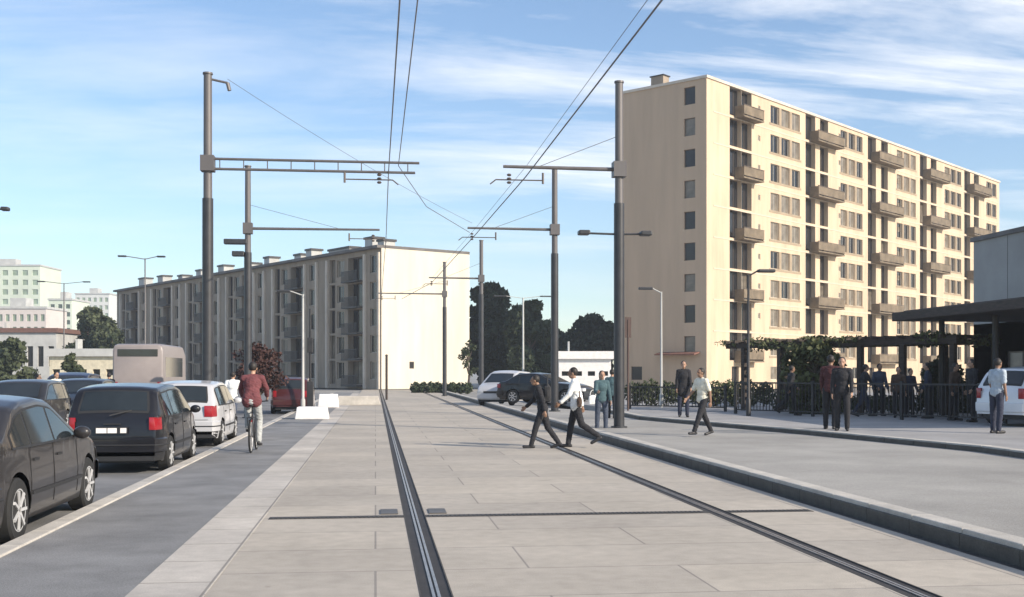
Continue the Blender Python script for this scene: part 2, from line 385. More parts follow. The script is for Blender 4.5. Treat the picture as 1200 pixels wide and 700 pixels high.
# ------------------------------------------------------------------ facades
def grid_wall(bm, mtx, W_, H_, ops, depth=.22, mi=0, z0=0.0, inner=1):
    xs = sorted({0.0, W_} | {round(v, 3) for o in ops for v in o[:2]}); zs = sorted({z0, H_} | {round(v, 3) for o in ops for v in o[2:4]})
    vc = {}
    def V(x, y, z):
        k = (round(x, 3), y, round(z, 3))
        if k not in vc: vc[k] = bm.verts.new(mtx @ Vector((x, y, z)))
        return vc[k]
    rows = [[o for o in ops if o[2] <= (zs[j] + zs[j + 1]) / 2 <= o[3]] for j in range(len(zs) - 1)]
    for j in range(len(zs) - 1):
        zm = (zs[j] + zs[j + 1]) / 2; row = rows[j]
        for i in range(len(xs) - 1):
            xm = (xs[i] + xs[i + 1]) / 2
            if any(o[0] < xm < o[1] for o in row): continue
            f = bm.faces.new((V(xs[i], 0, zs[j]), V(xs[i + 1], 0, zs[j]), V(xs[i + 1], 0, zs[j + 1]), V(xs[i], 0, zs[j + 1]))); f.material_index = mi
    for o in ops:
        x0, x1, a, b = [round(v, 3) for v in o[:4]]; dp = o[4] if len(o) > 4 else depth
        P = [(x0, a), (x1, a), (x1, b), (x0, b)]
        fr = [bm.verts.new(mtx @ Vector((x, 0, z))) for x, z in P]; bk = [bm.verts.new(mtx @ Vector((x, dp, z))) for x, z in P]
        for i in range(4): bm.faces.new((fr[i], fr[(i + 1) % 4], bk[(i + 1) % 4], bk[i])).material_index = mi
def fmat(ox, oy, ang): return Matrix.Translation((ox, oy, 0)) @ Matrix.Rotation(ang, 4, 'Z')
WM = {}
def win_mesh(w, h, mull=1, key='f', mid=False):
    k = (round(w, 2), round(h, 2), mull, key, mid)
    if k in WM: return WM[k]
    bm = B(); t = .06
    box(bm, 0, w, 0, .07, 0, t); box(bm, 0, w, 0, .07, h - t, h); box(bm, 0, t, 0, .07, t, h - t); box(bm, w - t, w, 0, .07, t, h - t)
    for i in range(mull): x = w * (i + 1) / (mull + 1); box(bm, x - .025, x + .025, .004, .066, t, h - t)
    if mid: box(bm, t, w - t, .006, .064, h * .38, h * .38 + .05)
    me = bpy.data.meshes.new('window'); bmesh.ops.recalc_face_normals(bm, faces=bm.faces); bm.to_mesh(me); bm.free()
    me.materials.append({'f': m_frame, 'd': m_fdark, 'w': m_blanc}[key])
    ps = []
    for gm in (m_glass, m_glass2):
        bm = B(); box(bm, t, w - t, .03, .05, t, h - t); p = bpy.data.meshes.new('pane'); bmesh.ops.recalc_face_normals(bm, faces=bm.faces); bm.to_mesh(p); bm.free(); p.materials.append(gm); ps.append(p)
    WM[k] = (me, ps); return WM[k]
def put_window(root, mtx, x, z, w, h, dp, name='window', mull=1, key='f', curtain=.35, mid=False):
    me, ps = win_mesh(w, h, mull, key, mid)
    o = new_obj(name, me, root); o.matrix_local = mtx @ Matrix.Translation((x, dp - .075, z))
    p = new_obj('pane', ps[1 if random.random() < curtain else 0], o)
    return o
def merged_windows(root, items, name='window'):   # the far remainder as one part
    vs = []; bmf = B(); bmp = B()
    for mtx, x, z, w, h, dp, mull, key in items:
        for bm_, lo, hi in ((bmf, dp - .075, dp - .04),):
            M4 = mtx @ Matrix.Translation((x, 0, z)); t = .06; n0 = len(bm_.verts)
            k0 = set(bm_.verts)
            box(bm_, 0, w, lo, hi, 0, t); box(bm_, 0, w, lo, hi, h - t, h); box(bm_, 0, t, lo, hi, t, h - t); box(bm_, w - t, w, lo, hi, t, h - t); box(bm_, w / 2 - .03, w / 2 + .03, lo, hi, t, h - t)
            box(bm_, t, w - t, dp - .035, dp - .02, t, h - t, mi=1)
            for v in bm_.verts:
                if v not in k0: v.co = M4 @ v.co
    o = fin(name, bmf, [m_frame, m_glass], root); bmp.free(); o['kind'] = 'stuff'; return o

# ---- right tower: ten storeys, lit cream long side, shaded beige end
ZC = 27.4 * FPX / 349; Cn = PD(828, ZC); thL = math.atan((1790 - 600) / FPX)
def t_at(px, d0, px0, th):
    u = (px - 600) / FPX; u0 = (px0 - 600) / FPX
    return d0 * (u - u0) / (math.sin(th) - math.cos(th) * u)
def tR(px): return t_at(px, ZC, 828, thL)
LR = tR(1171); DR = t_at(728, ZC, 828, thL - math.pi / 2)
FH = 2.91; RB0 = 2.7; HR = 28.75
tower = thing('apartment_tower', 'ten storey cream apartment block with rust brown balconies and a shaded windowless beige end', 'building', Cn, az2rot(thL))
M_long = fmat(0, 0, 0); M_end = fmat(0, DR, R(-90))
zonesB = [(855, 885), (944, 980), (1017, 1050), (1078, 1105), (1130, 1154)]; zonesW = [(903, 940), (985, 1013), (1051, 1075), (1107, 1128), (1156, 1169)]
ops = []; wl = []; dl = []; balcs = []
for i, ((b0, b1), (w0, w1)) in enumerate(zip(zonesB, zonesW)):
    tb = tR(b0); te = tR(b1); tw = tR(w0); tx = tR(w1)
    cw = (te - tb)
    for k in range(9):
        z = RB0 + FH * k
        a = (tb, tb + 2.2, z + .08, z + 2.78, .55); b = (tb + cw * .46, tb + cw * .46 + 1.9, z + .08, z + 2.78, .55)
        ops += [a, b]; dl += [(M_long, a[0], a[2], 2.2, 2.7, .55, 2, 'd'), (M_long, b[0], b[2], 1.9, 2.7, .55, 2, 'd')]
        s = (te + .55, te + 1.0, z + 1.3, z + 1.85, .15); ops.append(s)
        wl.append((M_long, s[0], s[2], .45, .55, .15, 0, 'f'))
        n3 = 3 if i < 4 else 2; pw = (tx - tw) / n3
        for q in range(n3):
            o = (tw + q * pw, tw + q * pw + pw - .5, z + .6, z + 2.35, .25); ops.append(o); wl.append((M_long, o[0], o[2], pw - .5, 1.75, .25, 1, 'f'))
        if k in (0, 2, 4, 6, 8) or (k == 8 and i > 9): balcs.append((i, tb + .9, te - .1, z + .0 if k else z))
    # ground floor openings
    for q in range(2):
        o = (tw + q * 3.0, tw + q * 3.0 + 1.4, .9, 2.2, .18)
        if o[1] < LR - .5: ops.append(o); wl.append((M_long, o[0], o[2], 1.4, 1.3, .18, 1, 'f'))
    o = (tb + .4, tb + 1.7, .05, 2.2, .3); ops.append(o); dl.append((M_long, o[0], o[2], 1.3, 2.15, .3, 1, 'd'))
bm = B()
grid_wall(bm, M_long, LR, HR, ops)
grid_wall(bm, fmat(LR, DR, R(180)), LR, HR, []); grid_wall(bm, fmat(LR, 0, R(90)), DR, HR, [])
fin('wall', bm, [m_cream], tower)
ex = t_at(808, ZC, 828, thL - math.pi / 2)
ex = DR - ex; ops2 = [(ex - .62, ex + .62, HZ(112 + 36.6 * k, ZC + 1) - .8, HZ(112 + 36.6 * k, ZC + 1) + .85, .25) for k in range(9)]
ops2.append((DR * .12, DR * .12 + 1.3, .9, 2.2, .2))
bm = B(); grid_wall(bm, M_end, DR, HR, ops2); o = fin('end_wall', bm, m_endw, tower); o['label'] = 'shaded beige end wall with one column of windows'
for o in ops2: put_window(tower, M_end, o[0], o[2], o[1] - o[0], o[3] - o[2], o[4], 'end_window', mull=0, key='d', curtain=.2)
order = sorted(wl, key=lambda w: (w[3] < .6, w[1]))
for w in order[:100]: put_window(tower, *w[:6], mull=w[6], key=w[7], curtain=.55)
merged_windows(tower, order[100:], 'window')
for w in dl[:100]: put_window(tower, *w[:6], name='balcony_door', mull=w[6], key=w[7], curtain=.06)
# ochre panels framing the window rows, horizontal and vertical bands
for i, (w0, w1) in enumerate(zonesW):
    bm = B(); tw = tR(w0); tx = tR(w1)
    for k in range(9):
        z = RB0 + FH * k; box(bm, tw - .25, tx - .25, -.03, -.002, z + .38, z + .59)
        n3 = 3 if i < 4 else 2; pw = (tx - tw) / n3
        for q in range(n3 - 1): box(bm, tw + q * pw + pw - .46, tw + q * pw + pw - .04, -.035, -.002, z + .6, z + 2.35)
    fin('window_panel', bm, m_spand, tower)
bm = B()
for k in range(1, 10): box(bm, 1.2, LR - .4, -.028, -.003, RB0 + FH * k - .18, RB0 + FH * k - .06)
fin('string_course', bm, mat('pale string course', (.60, .51, .40), .85, noise=.05), tower)
for (i, x0, x1, z) in balcs:
    z += .05
    bm = B(); box(bm, x0, x1, -1.05, -.002, z - .14, z)
    box(bm, x0, x1, -1.05, -.99, z + .12, z + .95); box(bm, x0, x0 + .06, -.99, -.002, z, z + .95); box(bm, x1 - .06, x1, -.99, -.002, z, z + .95)
    bo = fin('balcony', bm, m_balc, tower)
    bm = B(); box(bm, x0 - .03, x1 + .03, -1.07, -.97, z + .98, z + 1.03)
    fin('handrail', bm, m_fdark, bo)
bm = B(); box(bm, -.12, LR + .12, -.12, DR + .12, HR + .002, HR + .25); rf = fin('roof', bm, m_pil, tower)
bm = B(); box(bm, .3, LR - .3, .3, DR - .3, HR + .252, HR + .30); fin('roof_felt', bm, m_roof, rf)
for x, y, w, h in ((.8, DR * .55, 1.0, 1.0), (5, DR * .5, 2.4, .5), (18, 5, 1.6, .9), (30, 4, 2.6, 1.2), (37, 5, 1.0, .8), (46, 4, 2.6, 1.1), (58, 5, 1.2, .9), (66, 4, 2.6, 1.1), (80, 4, 1.4, .9)):
    if x + w < LR: bm = B(); box(bm, x, x + w, y, y + 1.4, HR + .30, HR + .3 + h); box(bm, x - .1, x + w + .1, y - .1, y + 1.5, HR + .302 + h, HR + .4 + h, mi=1); fin('chimney', bm, [m_greyr, m_dark], rf)
bm = B(); bar(bm, (-1.0, DR * .30, 3.3), (-.002, DR * .30, 3.5), 4.4, .12); fin('entrance_canopy', bm, mat('terracotta canopy', (.22, .10, .07), .8), tower)

# ---- left block: five storeys, shaded grey long side, sunlit whitewashed end
ZL = 12.2 * FPX / 147; Cl = PD(447, ZL); thE = math.atan((600 + 428) / FPX)          # end direction is 90 deg from the long side
thLong = -thE; thEnd = thLong + math.pi / 2
LL = t_at(137, ZL, 447, thLong); DL = t_at(550, ZL, 447, thEnd)
HL = 13.75; FL = 2.62
block = thing('apartment_block', 'long five storey grey apartment block with a bare sunlit cream end wall', 'building', Cl, az2rot(thEnd))
M_e = fmat(0, 0, 0); M_l = fmat(0, LL, R(-90))        # on M_l, x runs from the far end (0) to the near corner (LL)
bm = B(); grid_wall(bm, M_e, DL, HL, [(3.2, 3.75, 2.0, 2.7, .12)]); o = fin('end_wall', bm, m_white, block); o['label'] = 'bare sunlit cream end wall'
put_window(block, M_e, 3.2, 2.0, .55, .7, .12, 'end_window', 0, 'd', 0)
ops = []; wl = []; bl = []; pil = []
NU = 6; U = LL / NU
for u in range(NU):
    xe = LL - u * U                 # near edge of the unit
    for k in range(5):
        z = .35 + FL * k
        for (dx, w, zz0, h, dp, kind) in ((.7, 1.5, .6, 1.75, .25, 'w'), (3.7, 2.9, .1, 2.3, .7, 'l'), (7.4, 1.5, .6, 1.75, .25, 'w'), (9.3, 1.2, .1, 2.4, .35, 'w'), (11.2, 1.7, .6, 1.75, .25, 'w')):
            x1 = xe - dx; x0 = x1 - w
            if x0 < xe - U + .25: continue
            ops.append((x0, x1, z + zz0, z + zz0 + h, dp)); (bl if kind == 'l' else wl).append((x0, z + zz0, w, h, dp, k))
    pil += [xe - .18, xe - 2.9, xe - 10.75]
bm = B(); grid_wall(bm, M_l, LL, HL, ops); grid_wall(bm, fmat(DL, 0, R(90)), LL, HL, []); grid_wall(bm, fmat(DL, LL, R(180)), DL, HL, [])
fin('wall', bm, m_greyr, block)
wl.sort(key=lambda w: -w[0])
for w in wl[:100]: put_window(block, M_l, w[0], w[1], w[2], w[3], w[4], 'window', 1, 'd' if w[3] > 2 else 'f', .18)
if len(wl) > 100: merged_windows(block, [(M_l, w[0], w[1], w[2], w[3], w[4], 1, 'f') for w in wl[100:]])
for w in bl:
    put_window(block, M_l, w[0], w[1], w[2], w[3], w[4], 'balcony_door', 2, 'd', .15)
    bm = B(); x0 = w[0] - .15; x1 = w[0] + w[2] + .15; z = w[1] - .1
    box(bm, x0, x1, -.75, -.002, z - .14, z); box(bm, x0, x1, -.75, -.71, z + .95, z + 1.0)
    x = x0 + .05
    while x < x1: box(bm, x, x + .05, -.745, -.715, z, z + .95); x += .16
    bm.transform(M_l); fin('balcony', bm, m_balcd, block)
for x in pil:
    bm = B(); box(bm, x - .35, x, -.22, -.002, 0, HL - .4); bm.transform(M_l); fin('pilaster', bm, m_pil, block)
bm = B(); box(bm, -.5, DL + .03, -.02, LL + .3, HL + .002, HL + .28); rf = fin('roof', bm, m_roof, block)
for s, w, h, dd in ((1.2, 1.2, .55, 2), (3.6, 1.5, 1.0, 2.2), (9, 4.5, .55, 3), (16.5, 1.3, .9, 2), (20, 1.6, .7, 3), (27, 1.4, .9, 2), (33, 1.2, .7, 3), (40, 1.8, .9, 2), (48, 1.6, .9, 2.5), (55, 1.6, .7, 3), (61, 2, 1.0, 2), (69, 2.2, 1.2, 2.4), (76, 2.2, 1.2, 2)):
    if s + w > LL: continue
    h *= 1.05; dd *= .5; bm = B(); box(bm, dd, dd + 1.3, s, s + w, HL + .282, HL + .28 + h); box(bm, dd - .12, dd + 1.42, s - .12, s + w + .12, HL + .284 + h, HL + .5 + h, mi=1); fin('chimney', bm, [m_concl, m_dark], rf)

# ---- grey hall at the right edge with its canopy
hx = PD(1141, 48); hy0 = hx.y
hall = thing('low_hall', 'plain grey flat roofed hall at the right edge, behind the dark canopy', 'building', (hx.x, hy0, SZ), R(-90))
# local x runs towards the camera, local y runs outwards to the right (+X becomes +y)
hall.rotation_euler = (0, 0, R(-90))
HH = HZ(284, 48) - SZ; HLn = 22
Mh = Matrix.Identity(4)
hops = [(2.5 + 4.2 * k, 5.6 + 4.2 * k, .9, 2.2, .15) for k in range(4)]
bm = B(); grid_wall(bm, Mh, HLn, HH, hops, z0=3.35)
grid_wall(bm, fmat(HLn, 0, R(90)), 14, HH, []); grid_wall(bm, fmat(HLn, 14, R(180)), HLn, HH, []); grid_wall(bm, fmat(0, 14, R(-90)), 14, HH, [])
fin('wall', bm, m_concr, hall)
bm = B(); grid_wall(bm, Mh, HLn, 3.349, hops); fin('lower_wall', bm, m_concl, hall)
for o in hops: put_window(hall, Mh, o[0], o[2], o[1] - o[0], o[3] - o[2], o[4], 'window', 2, 'd', .2)
bm = B(); box(bm, -.1, HLn + .1, -.1, 14.1, HH + .002, HH + .18); fin('roof', bm, m_roof, hall)
bm = B()
for k in range(1, 9): box(bm, k * 2.6 - .012, k * 2.6 + .012, -.006, -.001, 3.4, HH - .02)
fin('panel_joint', bm, m_gutter, hall)
cpt = PD(1045, 37.5); cx = cpt.x; cyf = cpt.y
cn = thing('flat_canopy', 'dark flat canopy on slim black columns in front of the grey hall', 'canopy', (cx, cyf, SZ))
bm = B(); box(bm, 0, 8.2, -13, 0, 3.02, 3.3); box(bm, .3, 8.0, -12.8, -.2, 3.302, 3.36); fin('roof', bm, m_brown, cn, bevel=.02)
for x, y in ((1.2, -1.0), (1.2, -4.2), (1.2, -8.2), (5.0, -1.0), (5.0, -4.2), (5.0, -8.2), (7.5, -1)):
    bm = B(); tube(bm, (x, y, 0), (x, y, 3.02), .09, n=12); fin('column', bm, m_dark, cn)

# ---- far background on the left
def slab_building(name, label, px0, px1, d, ytop, ybase, wm, rows, cols, wmat=None, th=18.0, roofm=None, group=None):
    a = PD(px0, d); b = PD(px1, d); L = (b - a).length; H = HZ(ytop, d)
    t = thing(name, label, 'building', a, math.atan2(b.y - a.y, b.x - a.x), group)
    ops = []
    if cols:
        fh = (H - 2) / rows; cwid = L / cols
        for r in range(rows):
            for c in range(cols): ops.append((c * cwid + cwid * .22, c * cwid + cwid * .78, 1.2 + r * fh + fh * .25, 1.2 + r * fh + fh * .8, .35))
    bm = B(); grid_wall(bm, Matrix.Identity(4), L, H, ops); grid_wall(bm, fmat(L, 0, R(90)), th, H, []); grid_wall(bm, fmat(L, th, R(180)), L, H, []); grid_wall(bm, fmat(0, th, R(-90)), th, H, [])
    fin('wall', bm, wm, t)
    n = 0
    for o in ops:
        if n >= 100: break
        n += 1
        bm = B(); box(bm, o[0], o[1], .28, .34, o[2], o[3]); fin('window', bm, wmat or m_glass, t)
    if len(ops) > 100:
        bm = B()
        for o in ops[100:]: box(bm, o[0], o[1], .28, .34, o[2], o[3])
        fin('window', bm, wmat or m_glass, t)['kind'] = 'stuff'
    bm = B(); box(bm, -.3, L + .3, -.3, th + .3, H + .01, H + .6); rf = fin('roof', bm, roofm or m_concl, t)
    bm = B(); box(bm, L * .35, L * .6, 3, 8, H + .61, H + 3.0) if H > 12 else box(bm, L * .2, L * .23, 2, 3, H + .61, H + 1.4); fin('plant_room', bm, m_concl, rf)
    return t
m_tg = mat('pale green tower render', (.60, .66, .54), .85, noise=.06, nscale=.1); m_tw = mat('green tinted glazing', (.28, .36, .26), .5, noise=.2, nscale=.1)
m_tp = mat('pale pinkish render', (.62, .56, .52), .85, noise=.06, nscale=.1)
slab_building('tower_block', 'pale green high rise far away at the left edge, tallest on the skyline there', -35, 47, 430, 312, 437, m_tg, 11, 7, m_tw, 20)
slab_building('tower_block', 'slim distant high rise with dark green glazing, right of the tallest pale one', 57, 84, 380, 352, 437, m_tg, 9, 3, mat('dark green glazing', (.07, .10, .08), .4), 16)
slab_building('tower_block', 'palest distant high rise just above the round green tree', 88, 128, 520, 345, 437, mat('white tower render', (.66, .67, .64), .85), 10, 6, m_tw, 18)
slab_building('housing_block', 'pinkish white mid rise block below the pale green high rise', -20, 54, 300, 362, 437, m_tp, 5, 9, m_tw, 14)
slab_building('low_building', 'low grey building with a reddish brown roof at the far left', -20, 66, 150, 390, 437, m_concl, 1, 7, m_glass, 12, mat('red brown roof', (.17, .09, .07), .85))
slab_building('garden_wall_shed', 'long low cream building behind the parked cars at far left', 58, 152, 88, 418, 437, mat('cream low wall', (.62, .56, .42), .85), 1, 6, m_glass, 4)
slab_building('white_pavilion', 'small white flat roofed building between the dark trees and the tower', 655, 716, 88, 421, 437, m_blanc, 1, 4, m_glass, 6, m_blanc)

# ------------------------------------------------------------------ trees and hedges
def leaves(name, m, parent, blobs, n, size, seed=1):
    rng = np.random.default_rng(seed); vol = np.array([b[3] * b[4] * b[5] for b in blobs]) ** .8; pr = vol / vol.sum()
    idx = rng.choice(len(blobs), n, p=pr); bl = np.array(blobs)
    d = rng.normal(size=(n, 3)); d /= np.linalg.norm(d, axis=1)[:, None]; rad = rng.random(n) ** .38
    c = bl[idx, :3] + d * rad[:, None] * bl[idx, 3:6]
    a = rng.normal(size=(n, 3)); a /= np.linalg.norm(a, axis=1)[:, None]; b = np.cross(a, rng.normal(size=(n, 3))); b /= np.linalg.norm(b, axis=1)[:, None]
    s = size * (.5 + rng.random(n))[:, None]
    q = np.stack([c - a * s, c + b * s * .6, c + a * s, c - b * s * .6], 1).reshape(-1, 3)
    me = bpy.data.meshes.new(name); me.vertices.add(4 * n); me.vertices.foreach_set('co', q.ravel().astype(np.float32))
    me.loops.add(4 * n); me.loops.foreach_set('vertex_index', np.arange(4 * n, dtype=np.int32))
    me.polygons.add(n); me.polygons.foreach_set('loop_start', np.arange(0, 4 * n, 4, dtype=np.int32)); me.polygons.foreach_set('loop_total', np.full(n, 4, dtype=np.int32))
    me.update(calc_edges=True); me.validate()
    return new_obj(name, me, parent, m)
def tree(label, loc, h, w, m, n=3500, size=.22, base=.25, shape='round', seed=1, name='tree', group=None, nb=26):
    rnd = random.Random(seed); t = thing(name, label, 'tree', loc, 0, group)
    bm = B(); prev = Vector((0, 0, 0)); r = h * .018 + .04
    for k in range(1, 6):
        p = Vector((rnd.uniform(-.02, .02) * h, rnd.uniform(-.02, .02) * h, h * .85 * k / 5)); tube(bm, prev, p, r * (1 - .17 * (k - 1)), r * (1 - .17 * k), 8); prev = p
    fin('trunk', bm, m_bark, t, True)
    blobs = []; bm = B()
    for i in range(nb):
        f = (i + .5) / nb; z = h * (base + (1 - base) * f)
        if shape == 'round': rr = math.sqrt(max(.02, 1 - (2 * f - .9) ** 2))
        elif shape == 'tall': rr = min(1, 2.2 * f + .35) * math.sqrt(max(0.03, 1 - f ** 2.6))
        else: rr = 1 - .8 * f
        a = rnd.uniform(0, 6.28); ro = rr * w / 2 * rnd.uniform(.35, .85); br = w * rnd.uniform(.17, .28) * (.5 + .5 * rr)
        c = Vector((math.cos(a) * ro, math.sin(a) * ro, min(z, h - br * .6))); blobs.append((*c, br, br, br * .8))
        tube(bm, (0, 0, z * .72), c, .035 + h * .004, .015, 5, caps=False)
    fin('limb', bm, m_bark, t)
    leaves('crown', m, t, blobs, n, size, seed); return t
def tree_px(label, px, d, ytop, wpx, m, **k):
    p = PD(px, d, RZ); return tree(label, p, HZ(ytop, d) - RZ, wpx * d / FPX, m, **k)
tree_px('round dark green tree at the far end of the grey apartment block', 110, 135, 362, 66, m_leafo, n=9000, size=.3, base=.12, seed=3)
tree_px('dark bushy tree at the left edge behind the parked cars', 12, 95, 398, 52, m_leafo, n=4500, size=.24, base=.05, seed=4)
tree_px('tall dark tree directly beside the sunlit cream end wall', 571, 128, 334, 62, m_leafd, n=17000, size=.36, base=.03, shape='tall', seed=5, nb=44, group='dark trees in the gap between the two buildings')
tree_px('dark tree with a tinge of green right of the tallest dark one', 622, 118, 354, 62, m_leafd, n=14000, size=.34, base=.05, shape='tall', seed=6, nb=36, group='dark trees in the gap between the two buildings')
tree_px('dark tree behind the small white building, left of the tower', 695, 135, 370, 70, m_leafd, n=10000, size=.36, base=.1, seed=8, nb=30, group='dark trees in the gap between the two buildings')
tree_px('lower dark tree rising behind the tall grey pole', 652, 150, 385, 36, m_leafd, n=4000, size=.3, base=.05, seed=9, group='dark trees in the gap between the two buildings')
tree_px('thin young tree in front of the right corner of the sunlit end wall', 549, 96, 398, 20, m_leafo, n=420, size=.13, base=.3, seed=11, nb=12)
tree_px('young tree with maroon leaves behind the cyclist', 304, 46, 404, 66, m_leafr, n=3800, size=.07, base=.36, seed=12, nb=32, name='young_tree')
tree_px('bushy green tree growing up through the climber covered pergola', 955, 38, 398, 74, m_leafc, n=5200, size=.09, base=.12, seed=13, nb=26)
tree_px('dark leafy shrub below the dark canopy at the right', 1108, 39, 418, 66, m_leafd, n=4000, size=.08, base=.02, seed=14, nb=24, name='shrub')
tree_px('low green tree in front of the long low cream building at far left', 84, 80, 415, 26, m_leafo, n=1800, size=.16, base=.1, seed=41, nb=14)
tree_px('small dark tree beside the left end of the grey apartment block', 132, 120, 392, 24, m_leafd, n=2200, size=.24, base=.1, seed=42, nb=16)
def hedge(label, a, b, w, h, m, n, size, seed):
    a = Vector(a); b = Vector(b); L = (b - a).length; t = thing('hedge', label, 'hedge', a, math.atan2(b.y - a.y, b.x - a.x))
    rnd = random.Random(seed); k = max(4, int(L / (h * .6))); bl = []
    for i in range(k):
        x = L * (i + .5) / k; bl.append((x, rnd.uniform(-.1, .1) * w, h * .5, L / k * .75, w / 2, h * rnd.uniform(.45, .56)))
    leaves('foliage', m, t, bl, n, size, seed)
    bm = B()
    for i in range(k): tube(bm, (L * (i + .5) / k, 0, 0), (L * (i + .5) / k, 0, h * .8), .03, .015, 6)
    fin('stem', bm, m_bark, t); return t
hedge('low clipped hedge at the foot of the sunlit cream end wall', PD(483, 92, RZ), PD(552, 92, RZ), 1.2, .95, m_leafd, 3500, .10, 21)
hedge('dark hedge behind the railing at the foot of the tower', PD(735, 47, SZ), PD(905, 46, SZ), 1.1, 1.05, m_leafo, 7000, .06, 22)
hedge('dark hedge under the pergola behind the railing', PD(905, 43, SZ), PD(1075, 38, SZ), 1.0, .6, m_leafd, 4500, .055, 23)

# ------------------------------------------------------------------ pergola and railing
A = PD(852, 42, SZ); Bp = PD(1122, 34, SZ); L = (Bp - A).length
pg = thing('pergola', 'long dark timber pergola covered with climbing plants in front of the tower', 'pergola', A, math.atan2(Bp.y - A.y, Bp.x - A.x))
bm = B(); box(bm, 0, L, -.06, .06, 2.22, 2.46); fin('front_beam', bm, m_brown, pg)
bm = B(); box(bm, 0, L, 2.0, 2.12, 2.22, 2.40); fin('back_beam', bm, m_brown, pg)
bm = B(); x = .2
while x < L: box(bm, x, x + .06, -.35, 2.4, 2.402, 2.50); x += .5
fin('rafter', bm, m_brown, pg)
for f in (.09, .27, .45, .63, .80, .985):
    for y in (0, 2.06):
        bm = B(); box(bm, f * L - .08, f * L + .08, y - .08, y + .08, 0, 2.218); fin('post', bm, m_brown, pg)
bl = [(L * (i + .5) / 26, random.uniform(-.2, 1.8), 2.45 - random.uniform(0, .15), .5, .7, random.uniform(.12, .25)) for i in range(26)]
leaves('climber', m_leafc, pg, bl, 3000, .06, 31)
def railing(label, a, b, h, step, m, posts=2.4, name='railing', group=None):
    a = Vector(a); b = Vector(b); L = (b - a).length; t = thing(name, label, 'railing', a, math.atan2(b.y - a.y, b.x - a.x), group)
    bm = B(); box(bm, 0, L, -.025, .025, h - .05, h); box(bm, 0, L, -.02, .02, .12, .16); fin('rail', bm, m, t)
    bm = B(); x = step
    while x < L: box(bm, x - .01, x + .01, -.01, .01, .16, h - .052); x += step
    fin('bars', bm, m, t)
    n = max(1, int(L / posts))
    for i in range(n + 1): bm = B(); box(bm, L * i / n - .04, L * i / n + .04, -.04, .04, 0, h + .06); fin('post', bm, m, t)
    return t
railing('black bar railing along the pavement under the pergola', PD(862, 38, SZ), PD(1178, 30.5, SZ), 1.05, .13, m_dark)
railing('low dark bar railing at the foot of the tower, left of the pergola', PD(738, 43, SZ), PD(850, 40, SZ), .85, .15, m_dark)

# ------------------------------------------------------------------ catenary poles, wires, lamps
AZ = 7.0                     # arm height
WZ = 6.75
def cat_pole(label, loc, side, armlen, h=9.35, r=.115, lamps=(), truss=True, gearx=None):
    t = thing('catenary_pole', label, 'pole', loc, 0, 'two tone overhead wire poles along the tramway')
    z0 = loc[2]; k = h - z0; a = AZ - z0
    bm = B(); lathe(bm, [(r * 1.9, 0), (r * 1.9, .04), (r * 1.25, .045), (r * 1.22, 6.1 - z0)], 16, 'z'); fin('lower_shaft', bm, m_poled, t, 'auto')
    bm = B(); lathe(bm, [(r * .98, 6.1 - z0), (r * .92, k - .05), (r * 1.15, k - .045), (r * 1.1, k)], 16, 'z'); fin('upper_shaft', bm, m_poleg, t, 'auto')
    bm = B(); e = side * armlen
    if truss:
        tube(bm, (0, 0, a + .13), (e, 0, a + .13), .035); tube(bm, (0, 0, a - .13), (e * .98, 0, a - .13), .035)
        for i in range(9): tube(bm, (e * (i + .5) / 9, 0, a - .13), (e * (i + .5) / 9, 0, a + .13), .014, n=6)
    else: tube(bm, (0, 0, a), (e, 0, a + .02), .055, .04); tube(bm, (0, 0, a + .9), (e * .7, 0, a + .03), .008, n=5)
    box(bm, -r * 1.5, r * 1.5, -r * 1.5, r * 1.5, a - .2, a + .2); fin('arm', bm, m_poleg, t)
    gx = (gearx if gearx is not None else e * .95)
    bm = B(); tube(bm, (gx - side * .9, 0, a - .13), (gx - side * .9, 0, a - .42), .03, n=8); tube(bm, (gx - side * .9, 0, a - .33), (gx + side * .35, 0, a - .33), .018, n=6); tube(bm, (gx + side * .35, 0, a - .33), (gx + side * .5, 0, a - .45), .018, n=6); fin('registration_arm', bm, m_insul, t)
    bm = B()
    for q in range(3): lathe(bm, [(.04, 0), (.065, .03), (.04, .06)], 10, 'z', (gx, 0, a - .13 - .1 * q - .1))
    fin('insulator', bm, m_insul, t)
    for (dx, z, w) in lamps:
        bm = B(); s = 1 if dx > 0 else -1; tube(bm, (0, 0, z - z0), (dx, 0, z - z0 + .02), .028, n=8); la = fin('lamp_arm', bm, m_poled, t)
        bm = B(); box(bm, dx - w / 2, dx + w / 2, -.16, .16, z - z0 - (.10 if w > .4 else .03), z - z0 + .09); lh = fin('lamp_head', bm, m_poled, la, bevel=.03)
    return t
P1 = PD(243, (AZ - CH) * FPX / 245, 0)
D1 = (AZ - CH) * FPX / 245
p1 = PD(243.5, D1, -.1); p3 = PD(290.5, D1 * 355 / 245.0 * 1.0, -.1)
c1 = cat_pole('tall overhead wire pole rising behind the parked cars, nearest one on the left', p1, 1, 5.45, gearx=4.4)
bm = B(); tube(bm, (0, 0, 9.3), (.5, 0, 9.2), .03); tube(bm, (.5, 0, 9.2), (.55, 0, 9.0), .05, n=8); fin('top_bracket', bm, m_poleg, c1)
c3 = cat_pole('second overhead wire pole on the left with two lamp heads below its arm', p3, 1, 4.9, truss=False, lamps=((-.45, 6.5, .85), (-.35, 6.05, .45)))
D2 = (AZ - CH) * FPX / 238
p2 = PD(725.5, D2, PZ); c2 = cat_pole('tall overhead wire pole at the tower edge with a lamp on each side', p2, -1, 3.1, truss=False, lamps=((-.95, 5.28, .3), (.72, 5.28, .3)))
p4 = PD(650, D2 * 1.42, PZ); c4 = cat_pole('second overhead wire pole on the right, standing in the gap between the buildings', p4, -1, 3.3, truss=False)
